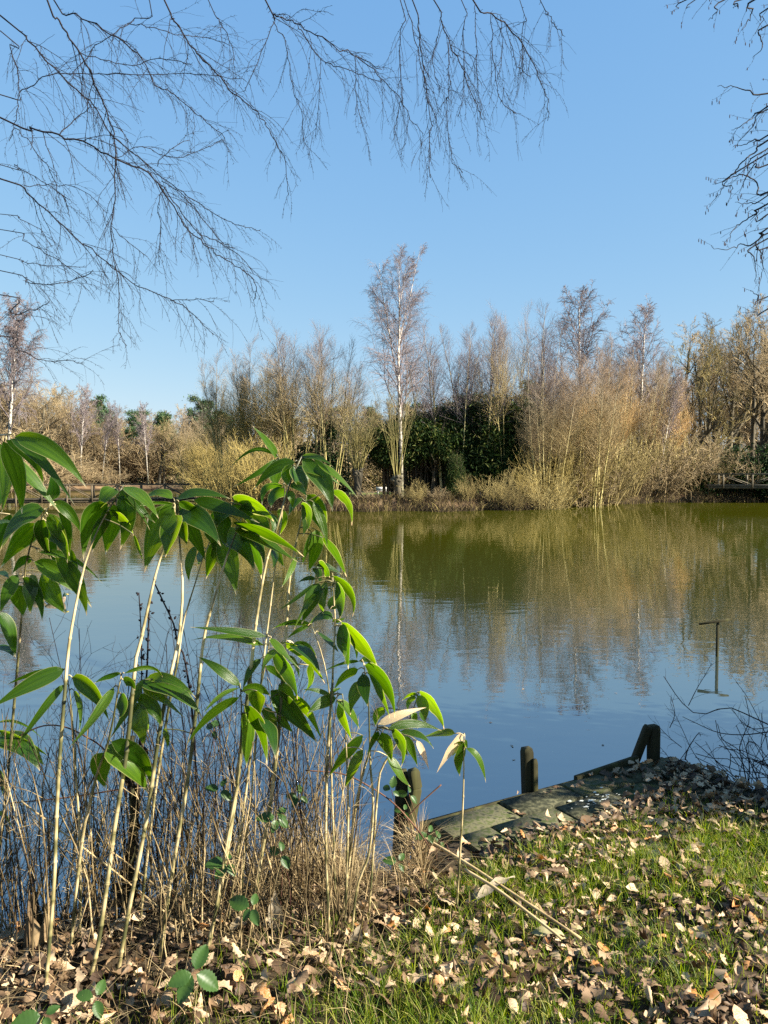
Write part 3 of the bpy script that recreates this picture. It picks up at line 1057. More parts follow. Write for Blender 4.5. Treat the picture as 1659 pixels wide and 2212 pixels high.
# shrubs on the island shore
SG = 'bare shrubs along the water of the island'
shr = [(SI, 470, 965, 49.5), (SI, 515, 975, 46.5), (SI, 560, 960, 46), (SH, 620, 990, 45.5), (SH, 680, 1015, 45), (SH, 1010, 1030, 45), (SH, 1075, 1020, 45.5), (SI, 1140, 1020, 46.5),
       (SI, 1190, 985, 48), (SI, 1240, 965, 50), (SH, 1290, 940, 52), (SH, 1180, 1010, 46), (SJ, 1250, 1005, 50), (SH, 1350, 925, 56), (SJ, 1410, 930, 58.5), (SH, 1460, 920, 60.5),
       (SJ, 1510, 960, 60), (SH, 1550, 985, 60), (SJ, 1620, 1000, 59.5), (SH, 1325, 1010, 54), (SJ, 1385, 1015, 57.5), (SJ, 1445, 1015, 59), (SH, 900, 1040, 44.6), (SJ, 945, 1055, 44.4), (SJ, 800, 1060, 44.6),
       (SH, 1110, 1040, 44.8), (SI, 435, 985, 60)]
for pr, x, t, d in shr:
    plant(pr, x, t, d, 'bare twiggy shrub growing low along the island water edge', 'shrub', SG, wide=1.15)
# right wood
RW = 'bare trees of the wood at the right'
for pr, x, t, d, lb in [(OA, 1475, 705, 70, 'bare grey tree at the left edge of the right wood'), (OC, 1520, 735, 66, 'dark forked bare tree second from left in the right wood'),
                        (OC, 1578, 700, 68, 'dark bare tree with twisting limbs in the middle of the right wood'), (OB, 1625, 690, 66, 'pale twiggy tree near the right edge of the wood'),
                        (OB, 1668, 662, 64, 'tall tan tree cut by the right picture edge'), (OA, 1550, 725, 84, 'thin bare tree behind the twisting dark one'), (OB, 1535, 712, 74, 'twiggy tan tree left of the twisting dark one'),
                        (OA, 1605, 700, 76, 'pale tree right of the twisting dark one'), (OB, 1648, 690, 74, 'tan tree just left of the picture-edge one')]:
    plant(pr, x, t, d, lb, 'tree', RW)
for x, t, d in [(1500, 790, 80), (1600, 760, 82), (1650, 740, 84), (1720, 700, 78), (1430, 800, 84), (1560, 850, 90), (1690, 800, 92), (1460, 850, 95), (1630, 860, 98)]:
    plant(OB if int(x / 10) % 2 else OA, x, t, d, 'bare brown tree deep in the right wood behind the front row', 'tree', 'inner trees of the right wood')
# background wood behind the island
for i, x in enumerate(range(560, 1420, 34)):
    t = 872 - 12 * math.sin(i * 1.7) - (22 if x > 1150 else 0)
    plant((OA, OB, OC)[i % 3], x, t, 104 + 9 * math.sin(i * 2.3), 'tan bare tree in the low distant wood behind the island', 'tree', 'distant wood behind the island', wide=1.35)
for x, t, d, lb in [(1030, 846, 118, 'pine top showing above the island bamboo'), (1148, 822, 108, 'broad olive pine behind the slender pointed willow'), (722, 878, 120, 'pine top between the left willows and the pollard'),
                    (610, 884, 122, 'small pine behind the yellow willows'), (905, 868, 124, 'pine just right of the tall birch trunk'), (960, 872, 122, 'pine left of the bamboo-top pine'), (800, 882, 125, 'low pine behind the pollard willow')]:
    plant(PN if x % 4 else PM, x, t, d, lb, 'pine', 'pines behind the island', wide=1.25)
# left wood
for i, x in enumerate(range(-90, 480, 27)):
    t = np.interp(x, [-90, 0, 120, 190, 260, 480], [800, 820, 835, 880, 905, 905]) + 8 * math.sin(i * 2.1)
    plant((OA, OB)[i % 2], x, t, 118 + 6 * math.sin(i * 1.9), 'bare tan tree in the front row of the left wood', 'tree', 'left wood, front row', wide=1.2)
for i, x in enumerate(range(-80, 500, 36)):
    t = np.interp(x, [-90, 0, 120, 190, 260, 480], [815, 835, 850, 885, 895, 892]) + 8 * math.sin(i * 2.7)
    plant((OB, OA, OC)[i % 3], x, t, 138 + 6 * math.sin(i * 1.3), 'bare brown tree at the back of the left wood', 'tree', 'left wood, back row', wide=1.5)
for x, t, d, lb, w in [(432, 858, 128, 'dark green pine standing tallest above the left wood', 1.1), (290, 884, 119, 'green pine left of the slim birch on the left bank', 1.0), (352, 890, 121, 'dark pine between the left birch and the spreading oak', 1.2),
                       (212, 858, 124, 'olive pine behind the twin birch on the left', 1.2), (470, 884, 130, 'pine beside the yellow willow tip', 1.2)]:
    plant(PN if x % 4 else PM, x, t, d, lb, 'pine', 'pines of the left wood', wide=w)
plant(BI3, 168, 832, 106, 'white birch trunk with spreading side branches, leftmost birch on the left bank', 'birch', rz=1.0, wide=.9)
plant(BI3, 230, 868, 107, 'forked white birch second from the left on the left bank', 'birch', rz=2.6, base=216, wide=.7)
plant(BI2, 257, 880, 108, 'thin pale birch third from the left on the left bank', 'birch', wide=.7)
plant(BI3, 318, 872, 106, 'curving white birch on the left bank right of the grass mound', 'birch', rz=4.1, wide=.75)
plant(OB, 392, 885, 112, 'spreading bare oak on the lawn left of the yellow willows', 'tree', wide=.9)
plant(OC, 352, 905, 113, 'dark slim bare tree on the far lawn', 'tree', wide=.8)
plant(BIW, 8, 632, 80, 'pinkish weeping birch at the left edge of the picture', 'birch', basez=.5, wide=.9)
for x, t, d in [(60, 960, 96), (105, 985, 100), (150, 1000, 101), (20, 950, 92), (-30, 940, 90), (190, 1005, 103), (240, 1010, 104), (450, 1000, 98), (90, 930, 112), (150, 935, 115), (200, 945, 117), (250, 955, 118), (300, 965, 121), (350, 975, 124)]:
    plant(SJ, x, t, d, 'low brown brush on the far left bank', 'shrub', 'brush on the left bank', wide=1.6)

# rough dead grass along the island and left bank
rng = np.random.default_rng(81)


def tussocks(n, xr, dr, hh, lean=.7):
    x = rng.uniform(*xr, n)
    k = rng.integers(0, 3, n)
    y = np.empty(n)
    near = np.interp(x, [-14, -11, -7, -3, 3, 8, 13, 20, 30, 60], [60, 50, 45, 43.6, 43.2, 45, 51, 57, 59, 60]) + .5 * np.sin(x * 1.3) + .3 * np.sin(x * 3.1 + 1)
    y = near + rng.uniform(*dr, n)
    cl = rng.uniform(*xr, 420)
    cl.sort()
    cx = cl[np.clip(np.searchsorted(cl, x), 0, 419)]
    x = x * .5 + cx * .5
    z = np.maximum(far_z(x, y), 0) - .03
    h = rng.uniform(*hh, n) * (.6 + .6 * np.abs(np.sin(cx * 5.3)))
    a = rng.uniform(0, 2 * PI, n)
    ln = rng.uniform(.1, lean, n) * h
    s = np.linspace(0, 1, 4)
    P = np.stack([x[:, None] + np.cos(a)[:, None] * ln[:, None] * s ** 2, y[:, None] + (np.sin(a) - .4)[:, None] * ln[:, None] * s ** 2, z[:, None] + h[:, None] * (s - .35 * s ** 2 * (ln / h)[:, None])[:]], -1)
    W_ = np.full((n, 1), .011) * np.array([1, .9, .7, .2])[None]
    S = np.stack([np.cos(a + 1.57), np.sin(a + 1.57) * 0, a * 0], -1)
    S = unit(S + 1e-3)
    return ribbons(P, W_, S)


V, Q = tussocks(15000, (-11, 30), (-.2, 2.0), (.15, .75), 1.6)
o = link('bank_grass', make_mesh('bank_grass', V, [Q], M['bank_grass']))
tag(o, 'tangled dead grass and sedge along the island water edge', 'grass', kind='stuff')

# ---------------------------------------------------------------- footbridges
def bridge(p0, p1, deck_z, rail_z, npost, mat, label):
    p0, p1 = np.array(p0, float), np.array(p1, float)
    root = empty('footbridge', (*p0, 0))
    tag(root, label, 'bridge', 'footbridges')
    L = np.linalg.norm(p1 - p0)
    u = np.append((p1 - p0) / L, 0)
    v = np.array([-u[1], u[0], 0])
    z = np.array([0, 0, 1.0])
    def part(name, *boxes):
        b = Bag()
        for bx in boxes:
            b.box(*bx)
        return link(name, b.mesh(name, M[mat]), root)
    part('deck', (u * L / 2 + z * (deck_z - .06), u * L / 2, v * .6, z * .06))
    part('beam', (u * L / 2 + z * (deck_z - .2) - v * .5, u * L / 2, v * .05, z * .09))
    part('beam', (u * L / 2 + z * (deck_z - .2) + v * .5, u * L / 2, v * .05, z * .09))
    for s in (-1, 1):
        part('handrail', (u * L / 2 + z * rail_z + v * s * .62, u * L / 2, v * .04, z * .045))
        for i in range(npost):
            c = u * L * (i + .5) / npost + v * s * .62
            zb = -.5 if i % 2 == 0 and deck_z < 1 else deck_z - .2
            part('post', (c + z * ((rail_z + zb) / 2 - .05), u * .05, v * .05, z * ((rail_z - zb) / 2)))
            if i < npost - 1:
                c2 = c + u * L / npost
                a, b_ = (c + z * deck_z, c2 + z * (rail_z - .05)) if i % 2 else (c + z * (rail_z - .05), c2 + z * deck_z)
                b = Bag()
                b.tube([a, b_], .03, 4)
                link('brace', b.mesh('brace', M[mat]), root)
    return root


bridge((-27.5, 49.0), (-8.2, 54.0), .52, 1.42, 13, 'bridge_wood', 'dark timber footbridge with cross-braced rails on the left, leading to the island')
bridge((24.0, 57.3), (36, 55.5), 1.35, 2.12, 6, 'pale_wood', 'weathered pale-railed footbridge at the right edge')

# rail fence on the far lawn
root = empty('rail_fence', (-38, 118, 0))
tag(root, 'low wooden rail fence crossing the far lawn on the left', 'fence')
for i in range(14):
    x = i * 1.9
    z = gz(-38 + x, 118)
    b = Bag().box((x, 0, z + .45), (.07, 0, 0), (0, .07, 0), (0, 0, .5))
    link('post', b.mesh('post', M['bridge_wood']), root)
z = gz(-25, 118)
for k in (.5, .85):
    b = Bag().box((12.4, -.1, z + k), (12.6, 0, 0), (0, .03, 0), (0, 0, .06))
    link('rail', b.mesh('rail', M['pale_wood']), root)

# pale bench under the island trees
bp = at(826, 1048, 60)
zb = gz(bp[0], bp[1])
root = empty('garden_bench', (bp[0], bp[1], zb), .3)
root.scale = (.6, .6, .6)
tag(root, 'pale bench half hidden under the dark trees on the island', 'bench')
link('seat', Bag().box((0, 0, .45), (.75, 0, 0), (0, .22, 0), (0, 0, .03)).mesh('seat', M['bench_white']), root)
link('backrest', Bag().box((0, .24, .75), (.75, 0, 0), (0, .02, .02), (0, 0, .18)).mesh('backrest', M['bench_white']), root)
for s in (-1, 1):
    link('leg', Bag().box((s * .62, 0, .21), (.03, 0, 0), (0, .2, 0), (0, 0, .21)).mesh('leg', M['bench_white']), root)

# ---------------------------------------------------------------- ducks on the water
def duck(p, rz, label):
    root = empty('duck', (p[0], p[1], -.02), rz)
    root.scale = (.72, .72, .72)
    tag(root, label, 'duck', 'ducks on the pond')
    b = Bag()
    b.tube([(-.24, 0, .10), (-.19, 0, .085), (-.1, 0, .07), (0, 0, .065), (.09, 0, .07), (.14, 0, .09), (.16, 0, .13), (.165, 0, .17)],
           [.012, .045, .075, .088, .08, .06, .035, .03], 10)
    link('body', b.mesh('body', M['duck_body'], smooth=True), root)
    h = Bag().tube([(.155, 0, .155), (.16, 0, .185), (.175, 0, .215), (.19, 0, .23), (.2, 0, .235)], [.026, .03, .036, .03, .012], 8)
    hd = link('head', h.mesh('head', M['duck_head'], smooth=True), root)
    link('bill', Bag().tube([(.2, 0, .222), (.23, 0, .217), (.255, 0, .213)], [.014, .014, .008], 6).mesh('bill', M['duck_bill']), hd)


duck(on_z(80, 1300, 0), 2.9, 'duck with dark head swimming behind the far-left bamboo leaves')
duck(on_z(122, 1303, 0), .3, 'second duck swimming to the right of the dark-headed one')

# ---------------------------------------------------------------- T-shaped marker in the water
pw = on_z(1549, 1418, 0)
root = empty('water_marker', (pw[0], pw[1], 0))
tag(root, 'thin wooden T-shaped marker post standing in the pond', 'post')
tp = at(1548, 1338, pw[1])[2]
link('post', Bag().box((0, 0, (tp - .6) / 2), (.014, 0, 0), (0, .014, 0), (0, 0, (tp + .6) / 2), .004).mesh('post', M['old_wood']), root)
a, c = at(1510, 1348, pw[1] - .03) - [pw[0], pw[1], 0], at(1577, 1338, pw[1] - .03) - [pw[0], pw[1], 0]
m_, h_ = (a + c) / 2, (c - a) / 2
link('crossbar', Bag().box(m_, h_, (0, .01, 0), (-.002, 0, .013), .003).mesh('crossbar', M['old_wood']), root)

# ---------------------------------------------------------------- paved landing with posts
PO_ = np.array([.24, 3.57, 0])
PU = np.array([.862, .507, 0])
PV = np.array([.507, -.862, 0])
ZP = .42
root = empty('paved_landing', (PO_[0], PO_[1], ZP))
tag(root, 'mossy stone slab landing at the water edge, half covered with leaves', 'landing')
rng = np.random.default_rng(5)
Zv = np.array([0, 0, 1.0])
slabs = []
for r_ in range(4):
    v0 = r_ * .185
    off = [-.02, .16, .02, .2][r_]
    u0 = off - (.0 if r_ % 2 == 0 else .36)
    while u0 < 1.62:
        u1 = min(u0 + .39 * rng.uniform(.95, 1.04), 1.66)
        ua = max(u0, -.03 + .03 * r_)
        if u1 - ua > .06:
            slabs.append((ua, u1, v0, v0 + .176))
        u0 = u1 + .012
for (ua, ub, va, vb) in slabs:
    c = PU * (ua + ub) / 2 + PV * (va + vb) / 2 + Zv * (-.035 + rng.uniform(-.006, .006))
    tl = rng.normal(size=2) * .005
    b = Bag().box(c, PU * (ub - ua) / 2 + Zv * tl[0] * .2, PV * (vb - va) / 2 + Zv * tl[1] * .1, Zv * .035, .0025)
    link('slab', b.mesh('slab', M['slab']), root)
# edging boards along the water
link('edge_board', Bag().box(PU * .45 - PV * .018 + Zv * -.12, PU * .52, PV * .012, Zv * .115, .003).mesh('edge_board', M['old_wood']), root)
link('edge_board', Bag().box(PU * 1.16 - PV * .016 + Zv * -.075, PU * .24 + Zv * .012, PV * .014, Zv * .105, .003).mesh('edge_board', M['old_wood']), root)
# pale lichen splashes
lb = Bag()
for k in range(40):
    c = PU * (.82 + rng.normal() * .11) + PV * (.24 + rng.normal() * .045) + Zv * .0075
    n = 7
    a = np.arange(n) * 2 * PI / n
    rr = rng.uniform(.002, .010) * rng.uniform(.4, 1.5, n)
    ring = c + np.cos(a)[:, None] * PU * rr[:, None] * 1.7 + np.sin(a)[:, None] * PV * rr[:, None]
    lb.add(np.concatenate([[c + Zv * .001], ring]), np.array([[0, 1 + i, 1 + (i + 1) % n] for i in range(n)]))
link('lichen_patch', lb.mesh('lichen_patch', M['lichen']), root)


def square_post(top, bot, w, mat, cap=.012, yaw=.5):
    """weathered square post with a chamfered head, in world coordinates"""
    top, bot = np.array(top, float), np.array(bot, float)
    d = unit(top - bot)
    x = unit(np.cross(np.array([-math.sin(yaw), math.cos(yaw), 0]), d))
    y = np.cross(d, x)
    b = Bag()
    lv = [0, .35, .7, .985, 1.0]
    sc = [1, 1.0, .98, .97, .78]
    rings = []
    ca = .09
    prof = [(-1, -1 + ca), (-1 + ca, -1), (1 - ca, -1), (1, -1 + ca), (1, 1 - ca), (1 - ca, 1), (-1 + ca, 1), (-1, 1 - ca)]
    r2 = np.random.default_rng(int(abs(top[0] * 1000)) + 3)
    for l, s in zip(lv, sc):
        c = bot + (top - bot) * l + d * (cap if l == 1 else 0)
        rings.append([c + (x * px + y * py) * w / 2 * s * r2.uniform(.96, 1.03) for px, py in prof])
    V = np.array(rings).reshape(-1, 3)
    F = [[l * 8 + k, l * 8 + (k + 1) % 8, l * 8 + 8 + (k + 1) % 8, l * 8 + 8 + k] for l in range(4) for k in range(8)]
    T = [[32, 32 + k, 32 + k + 1] for k in range(1, 7)]
    b.add(V, [np.array(F), np.array(T)])
    return b


def post_thing(parts, label, loc, name='timber_post'):
    root = empty(name, loc)
    tag(root, label, 'post', 'timber posts at the landing')
    for nm, top, bot, w, yaw in parts:
        link(nm, square_post(top, bot, w, M['old_wood'], yaw=yaw).mesh(nm, M['old_wood'], loc), root)
    return root


d1 = 3.93
t, b0 = at(1138, 1620, d1), at(1150, 1716, d1)
t2, b2 = at(1155, 1645, d1 - .03), at(1160, 1716, d1 - .03)
post_thing([('post', t, b0 - [0, 0, .5], .055, .3), ('splint', t2, b2 - [0, 0, .5], .026, .3)], 'short square post with pointed head standing at the landing edge', tuple(b0 - [0, 0, .2]))
d2 = 4.33
t, b0 = at(1412, 1571, d2), at(1413, 1664, d2)
tb, bb = at(1399, 1572, d2 - .02), at(1362, 1668, d2 + .02)
root = post_thing([('post', t, b0 - [0, 0, .5], .056, .3), ('brace', tb, bb - (tb - bb) * .25, .042, .1)], 'braced timber post forming an A at the far corner of the landing', tuple(b0 - [0, 0, .2]))
ba, bc = at(1352, 1668, d2 - .03), at(1424, 1655, d2 - .06)
link('foot_board', Bag().box((ba + bc) / 2 - root.location - np.array([0, 0, .02]), (bc - ba) / 2, (0, .012, 0), (0, 0, .035), .003).mesh('foot_board', M['old_wood']), root)
d3 = 3.72
t, b0 = at(869, 1669, d3), at(856, 1835, d3)
tb, bb = at(893, 1667, d3 - .05), at(862, 1815, d3 - .05)
post_thing([('post', t, b0 - [0, 0, .3], .058, .1), ('brace', tb, at(898, 1700, d3 - .05), .05, .4), ('strut', at(898, 1702, d3 - .05), bb - [0, 0, .2], .048, .4)],
           'old leaning post with split second timber behind the bamboo', tuple(b0 - [0, 0, .1]))

# ---------------------------------------------------------------- bamboo in the foreground
# canes traced top to bottom: points in the 1659 x 2212 picture, depth, radius in metres
CULMS = {
    'c17': ([(28, 938), (-15, 955), (-48, 1080), (-62, 1300), (-75, 1600), (-92, 1990)], 2.45, .0085),
    'c1': ([(107, 1094), (85, 1130), (58, 1207), (50, 1290), (41, 1399), (30, 1526), (14, 1700), (-5, 1860), (-24, 2015)], 2.75, .0075),
    'c2': ([(264, 1053), (217, 1133), (187, 1206), (165, 1300), (148, 1399), (141, 1480), (130, 1619), (122, 1760), (117, 1900), (104, 2071), (94, 2145)], 2.45, .0075),
    'c3': ([(143, 1450), (153, 1515), (160, 1607), (164, 1677), (171, 1783), (174, 1900), (172, 2030)], 2.6, .005),
    'c4': ([(378, 1085), (374, 1128), (358, 1173), (340, 1226), (322, 1301), (302, 1393), (293, 1426), (273, 1625), (248, 1783), (233, 1897), (212, 2040), (190, 2112)], 2.5, .009),
    'c5': ([(380, 1092), (390, 1195), (394, 1290), (383, 1400), (372, 1440), (347, 1565), (322, 1734), (305, 1830), (275, 1985), (250, 2110)], 2.58, .0085),
    'c6': ([(456, 1165), (440, 1200), (420, 1265), (396, 1345), (385, 1420), (366, 1520), (340, 1680), (318, 1850), (300, 2000)], 2.68, .006),
    'c7': ([(535, 1085), (510, 1150), (487, 1212), (462, 1296), (440, 1380), (427, 1501), (407, 1674), (382, 1823), (362, 1947), (342, 2071)], 2.58, .008),
    'c8': ([(652, 985), (632, 1027), (614, 1084), (596, 1149), (578, 1203), (567, 1256), (552, 1352), (540, 1464), (528, 1560), (516, 1664), (501, 1773), (476, 1922), (441, 2061)], 2.55, .0085),
    'c9': ([(660, 1085), (641, 1167), (625, 1255), (620, 1337), (612, 1440), (604, 1564), (590, 1691), (575, 1790), (556, 1898), (536, 2021)], 2.7, .0085),
    'c22': ([(600, 985), (606, 1010), (615, 1040), (612, 1090), (600, 1180), (585, 1300), (570, 1420), (556, 1560), (545, 1700), (528, 1850), (515, 1990)], 2.72, .005),
    'c10': ([(718, 1238), (721, 1292), (724, 1352), (720, 1418), (718, 1480), (714, 1530), (710, 1592), (706, 1654), (704, 1755), (704, 1823), (709, 1972), (714, 2031)], 2.62, .0065),
    'c11': ([(673, 1350), (693, 1406), (705, 1456), (712, 1505), (714, 1560), (716, 1680), (722, 1850), (726, 1990)], 2.7, .0045),
    'c13': ([(740, 1500), (747, 1600), (751, 1691), (752, 1755), (748, 1941), (745, 2028)], 2.66, .0055),
    'c12': ([(785, 1431), (790, 1463), (796, 1518), (798, 1580), (800, 1654), (806, 1741), (797, 1843), (771, 1919), (757, 2033)], 2.62, .0055),
    'c14': ([(815, 1572), (807, 1590), (797, 1629), (782, 1679), (767, 1755), (752, 1880), (738, 1995)], 2.55, .007),
    'c15': ([(904, 1497), (896, 1523), (878, 1570), (848, 1620), (822, 1666), (817, 1704), (812, 1755), (805, 1860), (795, 1985)], 2.75, .0055),
    'c16': ([(1004, 1590), (1002, 1630), (1002, 1666), (999, 1755), (991, 1888), (986, 1963)], 2.75, .005),
    'c18': ([(262, 1459), (255, 1492), (243, 1561), (229, 1619), (208, 1677), (192, 1746), (181, 1790), (165, 1920), (150, 2062)], 2.42, .007),
    'c19': ([(518, 1475), (522, 1540), (516, 1668), (500, 1760), (470, 1940), (448, 2055)], 2.45, .006),
    'c20': ([(583, 1378), (575, 1430), (560, 1500), (545, 1600), (530, 1720), (505, 1900), (490, 2010)], 2.55, .0055),
}
CLAB = {
    'c17': 'bamboo cane standing just outside the left edge with big drooping dark leaves hanging in', 'c1': 'leftmost bamboo cane in view, tipped with dense dark drooping leaves',
    'c2': 'bamboo cane with dark leaf tuft in front of the left footbridge', 'c3': 'thin bamboo cane with few leaves, right of the leftmost pair at mid height',
    'c4': 'thick pale bamboo cane leaning right with large dark downward leaf', 'c5': 'bamboo cane crossing behind the thick pale one, with grey-green leaves',
    'c6': 'short thin bamboo cane tucked between the thick pale canes', 'c7': 'bamboo cane in mid cluster topped by long yellow-green leaves',
    'c8': 'tallest bamboo cane, its leafy head rising against the island', 'c9': 'tall bamboo cane right of the tallest one with broad hanging leaves',
    'c22': 'thin bamboo cane with single leaf pointing up at the very top of the clump', 'c10': 'bamboo cane with dense bright tuft at right centre above the water',
    'c11': 'thin bamboo side cane with narrow leaves pointing left', 'c13': 'thin pale bamboo cane with half-bleached leaves beside the dry grass', 'c12': 'bamboo cane with arching bright leaves near the timber post',
    'c14': 'leaning bamboo cane with spread bright leaves and one bleached leaf', 'c15': 'bamboo cane whose small tuft overhangs the old leaning post',
    'c16': 'single thin bamboo cane standing apart at the right with pale withered leaves', 'c18': 'bamboo cane at lower left with broad dark leaves at waist height',
    'c19': 'short bamboo cane with glossy hanging leaf lit by the sun', 'c20': 'bamboo cane with two flat leaves pointing left over the water',
}
culm3 = {}
for k, (pts, dep, rad) in CULMS.items():
    # the foot stands on the bank; the cane leans a little in depth
    foot = on_bank(pts[-1][0], min(pts[-1][1], 2180))
    n = len(pts)
    ds = np.linspace(dep, foot[1], n) if True else None
    P3 = np.array([at(x, y, d) for (x, y), d in zip(pts, ds)])
    P3[-1] = foot - [0, 0, .03]
    line = smooth_line(P3, 6)
    culm3[k] = (line, rad)

# leaves traced in five enlargements: scale, origin
CROPS = {'P': (.36375, 0, 877.8), 'A': (.21495, 0, 905.2), 'B': (.29762, 301.7, 905.2), 'C': (.23148, 0, 1399.0), 'D': (.23148, 356.6, 1344.1), 'E': (.24802, 658.3, 1344.1)}
